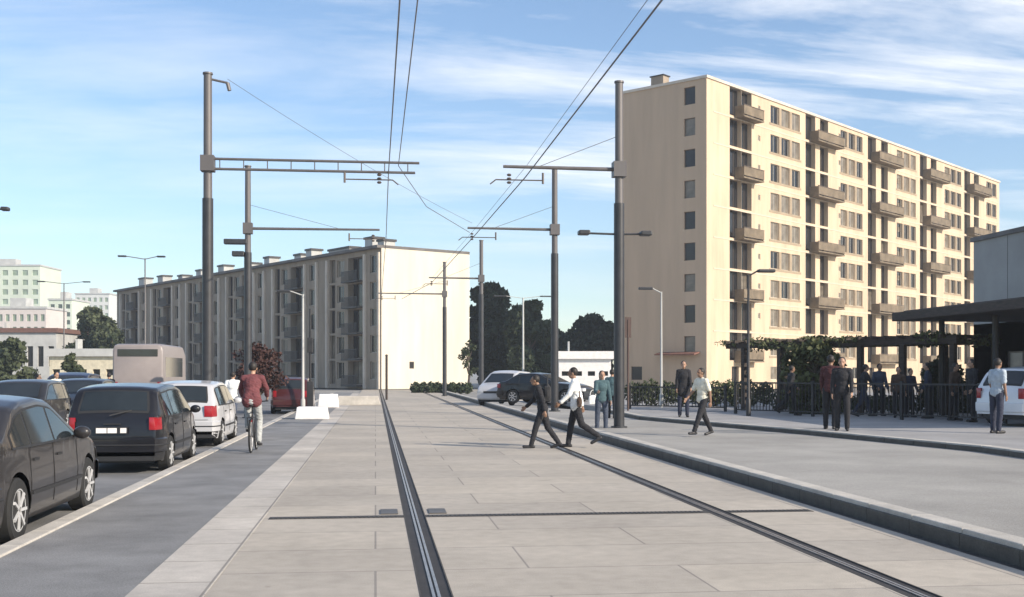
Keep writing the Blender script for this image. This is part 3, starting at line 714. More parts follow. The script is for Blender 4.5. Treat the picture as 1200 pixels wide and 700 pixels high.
p5 = PD(564, 66, 0); c5 = cat_pole('overhead wire pole just right of the sunlit end wall', p5, -1, 3.0, truss=False, h=9.2)
p6 = PD(521, 79, 0); c6 = cat_pole('overhead wire pole standing in front of the sunlit cream end wall', p6, -1, 4.5, truss=False, h=9.2)
def wire(label, pts, r=.012, sag=0.0, group='overhead tram wires', name='overhead_wire'):
    bm = B(); P = []
    for i in range(len(pts) - 1):
        a = Vector(pts[i]); b = Vector(pts[i + 1]); m = 12 if sag else 1
        for k in range(m):
            f = k / m; p = a.lerp(b, f); p.z -= 4 * sag * f * (1 - f); P.append(p)
    P.append(Vector(pts[-1]))
    for i in range(len(P) - 1): tube(bm, P[i], P[i + 1], r, n=6, caps=False)
    o = fin(name, bm, m_wire); return tag(o, label, 'wire', group)
y1 = p1.y; y3 = p3.y; y2 = p2.y; y4 = p4.y; y5 = p5.y; y6 = p6.y
wire('left one of the two near vertical wires at the top of the sky', [(.34, -14, WZ + .1), (.34, y1, WZ + .1), (.40, y3, WZ), (.4, y6, WZ)], .013)
wire('right one of the two near vertical wires at the top of the sky', [(.62, -14, WZ + .12), (.6, y1, WZ + .3), (1.6, y1 + 6, WZ + .1), (3.5, y4, WZ + .1)], .011)
wire('lower of the close pair of wires slanting down left beside the tower', [(3.95, -14, WZ), (3.92, y2, WZ), (3.7, y4, WZ), (3.2, y5, WZ), (1.8, y6, WZ - .1)], .016)
wire('upper of the close pair of wires slanting down left beside the tower', [(3.98, -14, WZ + .35), (3.95, y2, WZ + .3), (3.75, y4, WZ + .3), (3.25, y5, WZ + .3)], .006)
wire('faint stay wire sloping down right from the top of the nearest left pole', [(p1.x + .5, y1, 9.2), (3.6, y4, AZ + .2)], .006, .15, 'stay wires between the poles', 'stay_wire')

def street_lamp(label, loc, h, arms, r=.06, m=None, head=.55, rz=0, base=None, group='street lamps'):
    t = thing('street_lamp', label, 'lamp', loc, rz, group); m = m or m_poleg
    bm = B(); lathe(bm, [(r * 1.7, 0), (r * 1.7, .5), (r * 1.1, .55), (r * .75, h)], 12, 'z'); fin('post', bm, m, t, 'auto')
    for s in arms:
        bm = B(); tube(bm, (0, 0, h - .05), (s, 0, h + .12), .025, n=8); a = fin('lamp_arm', bm, m, t)
        e = s * 1.0; bm = B(); box(bm, min(e, e + math.copysign(head, s)), max(e, e + math.copysign(head, s)), -.11, .11, h + .07, h + .17); fin('lamp_head', bm, m_poled, a, bevel=.03)
    return t
street_lamp('slim pale lamp post in front of the shaded end wall of the tower', PD(775, 45, SZ), HZ(342, 45) - SZ, (-.35,), .045, m_concl)
street_lamp('thin black lamp post standing at the left end of the pergola', PD(877, 36, SZ), HZ(322, 36) - SZ, (.3,), .045, m_dark)
street_lamp('pale lamp post rising behind the white concrete block', PD(355, 47, 0), HZ(345, 47), (-.5,), .055, m_concl)
street_lamp('double armed lamp on a pale post among the dark trees in the gap', PD(613, 95, 0), HZ(349, 95), (-1.4, 1.4), .09, m_concl, 1.0)
street_lamp('distant lamp with thin arms above the left end of the grey block', PD(170, 70, RZ), HZ(303, 70) - RZ, (-1.1, .7), .05, m_poleg, .5)
street_lamp('distant lamp with a thin arm above the round green tree', PD(75, 95, RZ), HZ(332, 95) - RZ, (-1.5, 1.5), .06, m_poleg, .6)
street_lamp('lamp with a dark head cut off by the left edge of the picture', PD(-22, 30, RZ), HZ(250, 30) - RZ, (.5,), .06, m_poled, .2)
t = thing('signal_post', 'thin dark signal post behind the white concrete block', 'post', PD(363.5, 46, 0))
bm = B(); tube(bm, (0, 0, 0), (0, 0, HZ(362, 46)), .045); fin('post', bm, m_dark, t)
bm = B(); box(bm, -.13, .13, -.12, .12, .0, 1.25); fin('cabinet', bm, m_dark, t, bevel=.02)
bm = B(); box(bm, -.11, .11, -.09, .09, 2.4, 3.0); fin('signal_head', bm, m_dark, t, bevel=.02)
t = thing('marker_post', 'thin dark post at the left corner of the sunlit end wall, where the tramway ends', 'post', PD(453, 68, 0))
bm = B(); tube(bm, (0, 0, 0), (0, 0, 2.6), .07); fin('post', bm, m_brown, t); bm = B(); tube(bm, (0, 0, 2.6), (0, 0, 2.68), .10, .05); fin('cap', bm, m_brown, t)
t = thing('marker_post', 'short thin reddish post beside the nearest right pole', 'post', PD(736, 41, SZ))
bm = B(); tube(bm, (0, 0, 0), (0, 0, HZ(375, 41) - SZ), .04); fin('post', bm, mat('red brown paint', (.09, .055, .045), .6), t); bm = B(); box(bm, -.11, .11, -.015, .015, 2.6, HZ(372, 41) - SZ); fin('sign_panel', bm, mat('red brown paint', (.09, .055, .045), .6), t)

# concrete blocks
def cblock(label, c, w, d, h, rz=0, m=None):
    bm = B(); box(bm, -w / 2, w / 2, -d / 2, d / 2, 0, h); top = bm.faces[:]; o = fin('concrete_block', bm, m or m_blanc, bevel=.03); o.location = c; o.rotation_euler = (0, 0, rz)
    for v in o.data.vertices:
        if v.co.z > h / 2: v.co.x *= .88; v.co.y *= .88
    return tag(o, label, 'concrete block', 'pale concrete blocks at the end of the path')
cblock('large white concrete block at the end of the blue grey path', PD(366, 40, 0), 1.15, .9, .42)
cblock('small white concrete block left of the large one, behind it', PD(338, 50, 0), .55, .6, .50)
cblock('white concrete block behind and right of the largest one', PD(385, 53, 0), .95, .7, .62)
cblock('low pale concrete wall in front of the near corner of the grey apartment block', PD(420, 57, 0), 2.2, .5, .46, m=m_stone)

# ------------------------------------------------------------------ vehicles
def interp(P, x):
    if x <= P[0][0]: return P[0][1]
    for (a, za), (b, zb) in zip(P, P[1:]):
        if x <= b: return za + (zb - za) * (x - a) / (b - a) if b > a else zb
    return P[-1][1]
def make_car(label, pm, spec, loc, rz, name='parked_car', group=None, cat='car', detail=True):
    L, Wd, prof, wr, ax = spec['L'], spec['W'], spec['prof'], spec['wr'], spec['axles']
    belt = spec.get('belt', .93); ghx = spec['gh']; rc = .07; hl = L / 2; clr = .20
    # smooth the profile a little
    xs0 = np.arange(-hl, hl + .001, .04); zs = np.array([interp(prof, x) for x in xs0])
    ker = np.array([1, 2, 3, 2, 1]) / 9.0; zsm = np.convolve(np.pad(zs, 2, mode='edge'), ker, 'valid'); zsm[0] = zs[0]; zsm[-1] = zs[-1]
    def ztop(x): return float(np.interp(x, xs0, zsm))
    def hw(x, z):
        xn = abs(x) / hl; w = Wd / 2 * (1 - .05 * xn ** 2 - .13 * xn ** 8)
        if z < .45: w *= 1 - .06 * ((.45 - z) / .3) ** 2
        if z > belt: w -= (z - belt) * spec.get('tumble', .32)
        elif z > .62: w -= (z - .62) * .07
        if abs(z - .60) < .05: w += .006 * (1 - abs(z - .60) / .05)
        return w
    ar = wr + .055
    def zbot(x):
        for a in ax:
            if abs(x - a) < ar: return wr + math.sqrt(ar * ar - (x - a) ** 2) * 1.0
        xn = abs(x) / hl; return clr + (.10 * max(0, xn - .86) / .14)
    xs = sorted(set(np.round(np.concatenate([xs0, *[np.array([a - ar - .001, a - ar + .001, a + ar - .001, a + ar + .001] + list(np.linspace(a - ar + .005, a + ar - .005, 15))) for a in ax], [p[0] for p in prof]]), 4)))
    xs = [x for x in xs if -hl <= x <= hl]
    t = thing(name, label, cat, loc, rz, group)
    def ring(x):
        zt = ztop(x); zb = zbot(x); r = min(rc, max(.01, (zt - zb) * .3)); z1 = zt - r; pts = []
        for k in range(11): z = zb + (z1 - zb) * k / 10; pts.append((hw(x, z), z))
        w1 = pts[-1][0]
        for a in (30, 60, 90): pts.append((w1 - r * 1.3 * (1 - math.cos(R(a))), z1 + r * math.sin(R(a)) * .85))
        w2 = pts[-1][0]
        for f in (.66, .33, 0): pts.append((w2 * f, z1 + r * .85 + .02 * (1 - f * f) + (.012 if zt > belt else .004)))
        return pts
    bm = B(); prev = None
    for x in xs:
        p = ring(x); row = [bm.verts.new((x, y, z)) for y, z in p] + [bm.verts.new((x, -y, z)) for y, z in p[-2::-1]]
        if prev:
            for i in range(len(row) - 1): bm.faces.new((prev[i], prev[i + 1], row[i + 1], row[i]))
        else: bm.faces.new(row)
        prev = row
    bm.faces.new(prev[::-1])
    fin('body', bm, pm, t, 'auto')
    bm = B(); box(bm, -hl + .1, hl - .1, -Wd / 2 + .23, Wd / 2 - .23, clr - .02, .62)
    for a in ax: pass
    fin('underbody', bm, m_plast, t)
    def side_pane(x0, x1, nm='side_window'):
        for s in (-1, 1):
            bm = B(); n = 14; cols = []
            for i in range(n + 1):
                x = x0 + (x1 - x0) * i / n; zl = belt + .03; zu = max(zl + .01, ztop(x) - .115); col = []
                for j in range(5):
                    z = zl + (zu - zl) * j / 4; col.append(bm.verts.new((x, s * (hw(x, z) + .006), z)))
                cols.append(col)
            for i in range(n):
                for j in range(4): bm.faces.new((cols[i][j], cols[i + 1][j], cols[i + 1][j + 1], cols[i][j + 1]))
            fin(nm, bm, m_cglass, t, True)
    for a, b in spec['panes']: side_pane(a, b)
    for s in (-1, 1):                # dark rubber surround of the side glass
        bm = B(); n = 40; x0, x1 = spec['panes'][0][0] - .03, spec['panes'][-1][1] + .04; lo = []; hi = []; md_ = []
        for i in range(n + 1):
            x = x0 + (x1 - x0) * i / n; zl = belt + .005; zu = max(zl + .004, ztop(x) - .092); zm_ = (zl + zu) / 2
            lo.append(bm.verts.new((x, s * (hw(x, zl) + .003), zl))); md_.append(bm.verts.new((x, s * (hw(x, zm_) + .003), zm_))); hi.append(bm.verts.new((x, s * (hw(x, zu) + .003), zu)))
        for i in range(n): bm.faces.new((lo[i], lo[i + 1], md_[i + 1], md_[i])); bm.faces.new((md_[i], md_[i + 1], hi[i + 1], hi[i]))
        fin('window_seal', bm, m_plast, t, True)
    def top_pane(nm, x0, x1, f=.86, m_=None, o_=.009):
        bm = B(); n = 10; cols = []
        for i in range(n + 1):
            x = x0 + (x1 - x0) * i / n; p = ring(x); w = p[-4][0]; zc_ = p[-1][1]; e = .02; sl_ = (ztop(x + e) - ztop(x - e)) / (2 * e); ln = math.hypot(1, sl_)
            cols.append([bm.verts.new((x - sl_ / ln * o_, w * g, zc_ - .02 * g * g + o_ / ln)) for g in np.linspace(-f, f, 9)])
        for i in range(n):
            for j in range(8): bm.faces.new((cols[i][j], cols[i + 1][j], cols[i + 1][j + 1], cols[i][j + 1]))
        fin(nm, bm, m_ or m_cglass, t, True)
    for a_, b_ in (spec['wind'], spec['rear']): top_pane('window_seal', a_ - .02, b_ + .02, .92, m_plast, .005)
    top_pane('windscreen', *spec['wind']); top_pane('rear_window', *spec['rear'])
    def band(end, z0, z1, xin, off, m, nm, ymin=0.0, side=0, inn=.04, bevel=0):
        # strip hugging one end (+1 front, -1 rear), wrapping round the corners by xin
        def path(z, o):
            P = []; he = hw(end * hl, z)
            for x in np.linspace(hl - xin, hl, 7): P.append((end * x, hw(end * x, z) + o))
            P.append((end * (hl + o), he - .015 + o * .4)); P.append((end * (hl + o), max(ymin, .0)))
            return P
        for s in ((1, -1) if side == 0 else (side,)):
            bm = B(); zz_ = [z0, z0 + .015, (z0 + z1) / 2, z1 - .015, z1]; rows = []
            for z, o in zip(zz_, (off * .4, off, off * 1.1, off, off * .4)): rows.append([bm.verts.new((x, s * y, z)) for x, y in path(z, o)])
            back = [[bm.verts.new((x, s * y, z)) for x, y in path(z, -inn)] for z in (z0, z1)]
            for r0, r1 in list(zip(rows, rows[1:])) + [(rows[-1], back[1]), (back[1], back[0]), (back[0], rows[0])]:
                for i in range(len(r0) - 1): bm.faces.new((r0[i], r0[i + 1], r1[i + 1], r1[i]))
            yield fin(nm, bm, m, t, 'auto')
    sp = spec
    list(band(-1, .36, .60, .35, .035, pm if sp.get('pb', 1) else m_plast, 'rear_bumper')); list(band(1, .34, .58, .35, .035, pm if sp.get('pb', 1) else m_plast, 'front_bumper'))
    tz0, tz1 = sp.get('tail', (.74, .97))
    list(band(-1, tz0, tz1, .22, .010, m_red, 'tail_light', ymin=sp.get('taily', .56)))
    hz0, hz1 = sp.get('head', (.60, .74)); list(band(1, hz0, hz1, .28, .010, m_lampc, 'headlight', ymin=.45))
    bm = B(); box(bm, hl + .002, hl + .012, -.42, .42, .60, .70); fin('grille', bm, m_plast, t)
    # wheels
    bmt = B(); lathe(bmt, [(wr * .64, -.095), (wr * .93, -.10), (wr, -.075), (wr, .075), (wr * .93, .10), (wr * .64, .095)], 30)
    bmr = B(); lathe(bmr, [(wr * .64, -.08), (wr * .665, -.097), (wr * .57, -.092), (wr * .54, -.05), (wr * .20, -.045), (wr * .17, -.088), (.02, -.092)], 30)
    for q in range(7):
        a = 2 * math.pi * q / 7; bar(bmr, (wr * .1 * math.cos(a), -.070, wr * .1 * math.sin(a)), (wr * .62 * math.cos(a), -.078, wr * .62 * math.sin(a)), .075, .03)
    bmd = B(); lathe(bmd, [(wr * .55, -.046), (wr * .55, -.03), (.1, -.03)], 20)
    met = bpy.data.meshes.new('tyre'); 
    for b_ in (bmt, bmr, bmd): bmesh.ops.recalc_face_normals(b_, faces=b_.faces)
    bmt.to_mesh(met); mer = bpy.data.meshes.new('rim'); bmr.to_mesh(mer); med = bpy.data.meshes.new('brake_disc'); bmd.to_mesh(med)
    for b_ in (bmt, bmr, bmd): b_.free()
    met.shade_smooth(); mer.materials.append(m_rim); met.materials.append(m_tyre); met.set_sharp_from_angle(angle=R(40)); med.materials.append(m_dark)
    for a in ax:
        for s in (-1, 1):
            w = new_obj('wheel', met, t); w.location = (a, s * (Wd / 2 - .115), wr); w.rotation_euler = (0, 0, 0 if s < 0 else math.pi)
            new_obj('rim', mer, w); new_obj('brake_disc', med, w)
    if detail:
        list(band(-1, .46, .51, .37, .046, m_plast, 'bumper_strip')); list(band(-1, .22, .36, .30, .0, m_plast, 'bumper_skirt'))
        bm = B(); bar(bm, (-hl - .016, .04, .985), (-hl + .16, -.42, 1.10), .014, .016); fin('rear_wiper', bm, m_plast, t)
        bm = B(); box(bm, -hl - .010, -hl - .002, -.60, .60, .63, .637); box(bm, -hl - .012, -hl - .002, -.14, .14, .83, .85); fin('tailgate_seam', bm, m_plast, t)
        bm = B(); tube(bm, (-hl - .03, .45, .27), (-hl + .2, .45, .28), .025, n=10); fin('exhaust', bm, m_steel, t)
        for s in (-1, 1):
            bm = B(); ellipsoid(bm, (sp['mirror'], s * (hw(sp['mirror'], belt) + .12), belt + .07), (.06, .10, .075)); bar(bm, (sp['mirror'], s * (hw(sp['mirror'], belt) - .01), belt + .02), (sp['mirror'], s * (hw(sp['mirror'], belt) + .09), belt + .05), .05, .03)
            fin('mirror', bm, pm, t, True)
            for x in sp['handles']: bm = B(); box(bm, x - .09, x + .09, s * hw(x, .80) - .02, s * hw(x, .80) + .025, .785, .81); fin('door_handle', bm, m_plast, t)
        for x in sp['seams']:
            for s in (-1, 1):
                bm = B(); prevp = None
                for z in np.linspace(.30, belt, 8):
                    p = (x, s * (hw(x, z) + .0015), z)
                    if prevp: bar(bm, prevp, p, .008, .006)
                    prevp = p
                fin('door_seam', bm, m_plast, t)
        for s in (-1, 1):
            bm = B(); prevp = None
            for x in np.linspace(ax[0] + ar + .03, ax[1] - ar - .03, 10):
                p = (x, s * (hw(x, .46) + .008), .46)
                if prevp: bar(bm, prevp, p, .016, .04)
                prevp = p
            fin('side_moulding', bm, m_plast, t)
        pl = B(); box(pl, -hl - .05, -hl - .036, -.26, .26, *sp.get('plate', (.66, .77))); fin('number_plate', pl, sp.get('platem', m_dark), t)
    return t
HATCH = dict(L=3.95, W=1.70, wr=.305, axles=(-1.22, 1.27), belt=.94,
             prof=[(-1.975, .66), (-1.95, .97), (-1.88, 1.02), (-1.64, 1.40), (-1.5, 1.45), (-.7, 1.50), (0, 1.495), (.35, 1.44), (1.12, 1.00), (1.5, .93), (1.85, .80), (1.975, .62)],
             gh=(-1.6, 1.1), panes=((-1.60, -1.02), (-.96, -.08), (-.02, .98)), wind=(.44, 1.08), rear=(-1.865, -1.655), mirror=.78, handles=(-.75, .15), seams=(-.99, -.05, .95), tail=(.70, .96))
SEDAN = dict(L=4.55, W=1.76, wr=.325, axles=(-1.36, 1.42), belt=.93,
             prof=[(-2.275, .66), (-2.25, .95), (-2.1, 1.03), (-1.75, 1.08), (-1.25, 1.36), (-.95, 1.42), (-.4, 1.45), (.02, 1.41), (.90, 1.00), (1.6, .94), (2.08, .80), (2.275, .62)],
             gh=(-1.6, 1.1), panes=((-1.55, -1.05), (-.99, -.22), (-.16, .80)), wind=(.12, .86), rear=(-1.68, -1.28), mirror=.62, handles=(-.85, .02), seams=(-1.02, -.19, .82), tail=(.74, .93))
MPV = dict(L=4.3, W=1.78, wr=.32, axles=(-1.3, 1.4), belt=1.0,
           prof=[(-2.15, .7), (-2.12, 1.05), (-2.0, 1.5), (-1.85, 1.64), (0, 1.70), (.5, 1.60), (1.35, 1.08), (1.8, .98), (2.1, .82), (2.15, .65)],
           gh=(-1.9, 1.3), panes=((-1.75, -1.0), (-.94, -.06), (0, 1.18)), wind=(.6, 1.3), rear=(-2.1, -2.02), mirror=.95, handles=(-.8, .15), seams=(-.97, -.03, 1.1), tail=(.85, 1.3), taily=.62)
UP = R(90)
def cx_at(px, X): return FPX * X / (px - 440)      # distance along the tramway of a point at lateral X seen at px (near VP axis)
def Yat(px, X): d = FPX * (X / math.cos(YAW)) / (px - 440); return (d - X * math.sin(YAW)) / math.cos(YAW)
SX = -3.52                                         # line of the parked cars' right flanks
f1 = Yat(106, SX); car1 = make_car('charcoal saloon in the lower left corner, cut off by the edge of the picture', m_pg, dict(SEDAN, axles=(-1.40, 1.42)), (SX - .88, f1 - 1.42, RZ), UP, group='cars parked along the path')
r2 = Yat(202, SX); car2 = make_car('black hatchback parked with its pale number plate towards us, second in the row', m_pk, dict(HATCH, plate=(.68, .79), tail=(.74, .95), taily=.60), (SX - .85, r2 + 1.22, RZ), UP, group='cars parked along the path')
for k in range(3):
    bm = B(); x = -HATCH['L'] / 2 - .0525; y = (.165, -.01, -.19)[k]; w = (.085, .075, .05)[k]; box(bm, x - .001, x + .001, y - w, y + w, .693, .777); fin('plate_panel', bm, m_blanc, car2)
r3 = Yat(262, SX); car3 = make_car('silver hatchback with bright red tail lights between the black hatchback and the cyclist', m_ps, dict(HATCH, tail=(.70, .95), taily=.52), (SX - .85, r3 + 1.22, RZ), UP, group='cars parked along the path')
car4 = make_car('maroon car parked beyond the cyclist, at the far end of the path', m_pr, HATCH, (SX - .85 + .9, 50, RZ), UP, group='cars parked along the path', detail=False)
for (X, Y, pm, sp, lb) in ((-9.6, 27.0, m_pb, SEDAN, 'navy saloon across the road, seen just above the bonnet of the charcoal saloon'),
                           (-9.7, 33.5, m_pg, HATCH, 'charcoal hatchback across the road, farther off than the navy saloon'),
                           (-9.6, 39.5, m_pk, HATCH, 'black car across the road left of the black hatchback roof'),
                           (-11.6, 46, m_pb, MPV, 'dark blue people carrier across the road at the far left'),):
    make_car(lb, pm, sp, (X, Y, RZ), R(-90), group='cars across the road', detail=False)
q = PD(594, 58, 0); make_car('pale grey people carrier standing beyond the end of the tramway, left of the dark one', m_ps, MPV, q, az2rot(R(200)), group='cars beyond the end of the tramway', detail=False)
q = PD(640, 55, PZ); make_car('dark saloon standing side on behind the walking pedestrians', m_pk, SEDAN, q, az2rot(R(118)), group='cars beyond the end of the tramway', detail=False)
q = PD(1232, 30, SZ); make_car('silver white car cut off by the right edge of the picture under the canopy', m_pw, HATCH, q, az2rot(R(62)), detail=False)

# minibus seen from behind
mb = thing('minibus', 'pale minibus seen from behind with a dark strip of window under its roof', 'bus', PD(178, 54, RZ), UP)
Lb, Wb, Hb = 6.5, 2.2, 2.98
bm = B()
prevr = None
for x, s, zt in ((-Lb / 2, .93, Hb - .12), (-Lb / 2 + .05, .98, Hb - .04), (-Lb / 2 + .25, 1, Hb), (Lb / 2 - .9, 1, Hb), (Lb / 2 - .3, .98, Hb - .25), (Lb / 2, .93, 1.1)):
    w = Wb / 2 * s; P = [(w, .35), (w, 1.2), (w * .99, zt - .25), (w * .93, zt - .06), (w * .8, zt), (-w * .8, zt), (-w * .93, zt - .06), (-w * .99, zt - .25), (-w, 1.2), (-w, .35)]
    row = [bm.verts.new((x, y, z)) for y, z in P]
    if prevr:
        for i in range(9): bm.faces.new((prevr[i], prevr[i + 1], row[i + 1], row[i]))
    else: bm.faces.new(row)
    prevr = row
bm.faces.new(prevr[::-1]); fin('body', bm, mat('pale pinkish white paint', (.27, .235, .225), .4, noise=.04), mb, 'auto')
bm = B(); box(bm, -Lb / 2 - .02, -Lb / 2 + .03, -.86, .86, 2.42, 2.74); fin('rear_window', bm, m_cglass, mb, bevel=.01)
for s in (-1, 1):
    bm = B(); box(bm, -Lb / 2 + .6, Lb / 2 - 1.4, s * (Wb / 2 - .01) - .008, s * (Wb / 2 - .01) + .012, 1.5, 2.4); fin('side_window', bm, m_cglass, mb)
    bm = B(); box(bm, -Lb / 2 - .03, -Lb / 2 + .02, s * .93 - .08, s * .93 + .08, .9, 1.3); fin('tail_light', bm, m_red, mb)
    for a in (-1.9, 2.0): bm = B(); lathe(bm, [(.2, -.12), (.38, -.12), (.38, .12), (.2, .12)], 20, 'y', (a, s * .93, .38)); fin('wheel', bm, m_tyre, mb)
bm = B(); box(bm, -Lb / 2 - .08, -Lb / 2 + .1, -1.0, 1.0, .4, .62); fin('bumper', bm, m_plast, mb)

# ------------------------------------------------------------------ people
def rotx(v, a): return Vector((v.x, v.y * math.cos(a) - v.z * math.sin(a), v.y * math.sin(a) + v.z * math.cos(a)))
def folds(o, r):
    me = o.data; sd = random.uniform(0, 50); q = [(v.co.copy(), v.normal.copy()) for v in me.vertices]
    for v, (c, n) in zip(me.vertices, q):
        a = mnoise.noise(Vector((c.x * 9 + sd, c.y * 9, c.z * 22 + c.x * 8))); b = mnoise.noise(Vector((c.x * 25, c.y * 25 + sd, c.z * 40)))
        v.co = c + n * (.013 * abs(a) + .004 * b) * r
def person(label, loc, az, H=1.72, pose=None, top=None, bot=None, shoes=None, hair=None, skin=None, sleeve='long', longhair=False, voxel=.011, coat=0.0, parent_extra=None, bag=None, group=None, seat=None, skirt=False, fem=False):
    """local frame: faces +Y, x to the person's right"""
    pose = pose or {}; s = H / 1.75
    t = thing('person', label, 'person', loc, az2rot(az) - R(90), group)
    lean = R(pose.get('lean', 3)); hipz = 0.0
    def V(x, y, z): return Vector((x, y, z)) * s
    pel = V(0, 0, 0); J = {}
    def tor(x, y, z): v = rotx(V(x, y, z), -lean); return v
    J['chest'] = tor(0, 0, .32); J['neck'] = tor(0, -.005, .50); J['head'] = J['neck'] + rotx(V(0, .025, .155), -R(pose.get('nod', 4)))
    hs = .088
    for sd, nm in ((-1, 'L'), (1, 'R')):
        th, kn = pose.get('leg' + nm, (0, 4)); th = R(th); kn = R(kn)
        hip = V(sd * hs, 0, -.02); ab = R(pose.get('abd', 2)) * sd
        k = hip + V(math.sin(ab) * .43, math.sin(th) * .43, -math.cos(th) * .43); a = k + V(0, math.sin(th - kn) * .42, -math.cos(th - kn) * .42)
        J['hip' + nm], J['knee' + nm], J['ank' + nm] = hip, k, a
        fp = R(pose.get('foot' + nm, -max(0, min(50, (math.degrees(kn - th)) * .7)) if kn > th + R(10) else 0))
        J['toe' + nm] = a + Vector((sd * .02 * s, math.cos(fp) * .17 * s, math.sin(fp) * .17 * s - .045 * s)); J['heel' + nm] = a + V(0, -.045, -.045)
        sh = tor(sd * (.17 if not fem else .155), 0, .455); ua, el = pose.get('arm' + nm, (0, 12)); ua = R(ua); el = R(el); out = pose.get('out' + nm, 9)
        e = sh + V(sd * math.sin(R(out)) * .28, math.sin(ua) * .28, -math.cos(ua) * .28 * math.cos(R(out)))
        w = e + V(sd * math.sin(R(out * .3 + pose.get('in' + nm, 0))) * .25, math.sin(ua + el) * .25, -math.cos(ua + el) * .25)
        J['sh' + nm], J['el' + nm], J['wr' + nm] = sh, e, w
    low = min(min(J['toe' + n].z, J['heel' + n].z) for n in 'LR') - .032 * s
    off = Vector((0, 0, -low)) if seat is None else Vector((0, seat[0], seat[1]))
    for k in J: J[k] = J[k] + off
    pel = pel + off
    r = s
    def limb(bm, g=0.0, arms=True, full=True):
        for n in 'LR':
            capsule(bm, J['hip' + n], J['knee' + n], (.078 + g) * r, (.053 + g) * r); capsule(bm, J['knee' + n], J['ank' + n], (.054 + g) * r, (.036 + g) * r)
    def armcaps(bm, g, fore=True, cut=1.0):
        for n in 'LR':
            capsule(bm, J['sh' + n], J['el' + n].lerp(J['sh' + n], 1 - cut) if not fore else J['el' + n], (.050 + g) * r, (.039 + g) * r)
            if fore: capsule(bm, J['el' + n], J['el' + n].lerp(J['wr' + n], cut), (.039 + g) * r, (.028 + g) * r)
    def torso(bm, g, lowz=-.05):
        c0 = pel; up = (J['chest'] - pel).normalized()
        ellipsoid(bm, pel + up * .02 * r, ((.155 + g) * r, (.105 + g) * r, (.12 + g) * r)); ellipsoid(bm, pel + up * .16 * r, ((.135 + g - (.012 if fem else 0)) * r, (.092 + g) * r, (.15) * r))
        ellipsoid(bm, pel + up * .33 * r, ((.158 + g) * r, (.108 + g) * r, (.16 + g) * r), rot=Matrix.Rotation(-lean, 3, 'X')); capsule(bm, J['shL'], J['shR'], (.052 + g) * r, n=12)
        capsule(bm, J['shL'].lerp(J['shR'], .3), J['neck'], (.06 + g) * r, (.05 + g * .5) * r); capsule(bm, J['shR'].lerp(J['shL'], .3), J['neck'], (.06 + g) * r, (.05 + g * .5) * r)
    # body
    bm = B(); torso(bm, 0); limb(bm); armcaps(bm, 0)
    capsule(bm, J['neck'], J['head'], .05 * r, .048 * r)
    hd = J['head']; nod = Matrix.Rotation(-R(pose.get('nod', 4)), 3, 'X')
    ellipsoid(bm, hd + V(0, -.008, .02), (.075 * r, .092 * r, .10 * r), 18, 12); ellipsoid(bm, hd + V(0, .022, -.045), (.055 * r, .062 * r, .068 * r), 16, 10)
    capsule(bm, hd + V(0, .085, .012), hd + V(0, .104, -.020), .010 * r, .015 * r, 10); ellipsoid(bm, hd + V(0, .080, -.052), (.024 * r, .012 * r, .009 * r)); ellipsoid(bm, hd + V(0, .080, .030), (.048 * r, .012 * r, .010 * r))
    for sd in (-1, 1): ellipsoid(bm, hd + V(sd * .076, -.004, -.008), (.012 * r, .020 * r, .032 * r), 10, 6)
    for n, sd in (('L', -1), ('R', 1)):
        w = J['wr' + n]; d = (w - J['el' + n]).normalized(); side = Vector((sd * -1.0, 0, 0)); fwd = d.cross(side).normalized();
        if fwd.y < 0 and abs(d.z) > .4: fwd = -fwd
        pc = w + d * .05 * r; capsule(bm, w - d * .01 * r, w + d * .075 * r, .026 * r, .030 * r, 10, fx=.75)
        for q, (o_, ln) in enumerate(((.030, .070), (.011, .080), (-.008, .074), (-.026, .058))):
            b0 = w + d * .078 * r + fwd * o_ * r; b1 = b0 + (d * .55 * ln + side * .10 * ln) * r; b2 = b1 + (d * .35 * ln + side * .35 * ln) * r
            capsule(bm, b0 - d * .02 * r, b1, .0105 * r, .0095 * r, 8); capsule(bm, b1, b2, .0095 * r, .008 * r, 8)
        b0 = w + d * .03 * r + fwd * .022 * r; b1 = b0 + (fwd * .035 + d * .03 + side * .01) * r; b2 = b1 + (d * .035 + side * .012) * r
        capsule(bm, b0, b1, .013 * r, .011 * r, 8); capsule(bm, b1, b2, .011 * r, .009 * r, 8)
        capsule(bm, J['heel' + n], J['toe' + n], .030 * r, .028 * r, 10)
    remeshed('body', bm, skin or m_skin, t, voxel * .8, 2)
    # clothes
    bm = B(); torso(bm, .016)
    if coat:
        dn = V(0, 0, -coat); capsule(bm, pel + V(-.06, 0, .05), pel + V(-.07, 0, 0) + dn, .115 * r, .125 * r, fy=.95); capsule(bm, pel + V(.06, 0, .05), pel + V(.07, 0, 0) + dn, .115 * r, .125 * r, fy=.95)
    else:
        ellipsoid(bm, pel + V(0, 0, -.02), (.172 * r, .125 * r, .10 * r))
    if sleeve == 'long': armcaps(bm, .014, True, .92)
    else:
        armcaps(bm, .018, False, .8)
    folds(remeshed('jacket' if sleeve == 'long' else 'shirt', bm, top, t, voxel, 3), r)
    bm = B()
    if skirt:
        lathe(bm, [(.13 * r, .05 * r), (.17 * r, -.05 * r), (.24 * r, -.55 * r)], 20, 'z', pel)
    else:
        limb(bm, .017)
        for n in 'LR': capsule(bm, J['knee' + n], J['ank' + n].lerp(J['knee' + n], .04), .068 * r, .056 * r)
    ellipsoid(bm, pel + V(0, 0, -.02), (.165 * r, .115 * r, .11 * r))
    folds(remeshed('skirt' if skirt else 'trousers', bm, bot, t, voxel, 3), r)
    for n in 'LR' if bag == 'pack' else '':
        pass
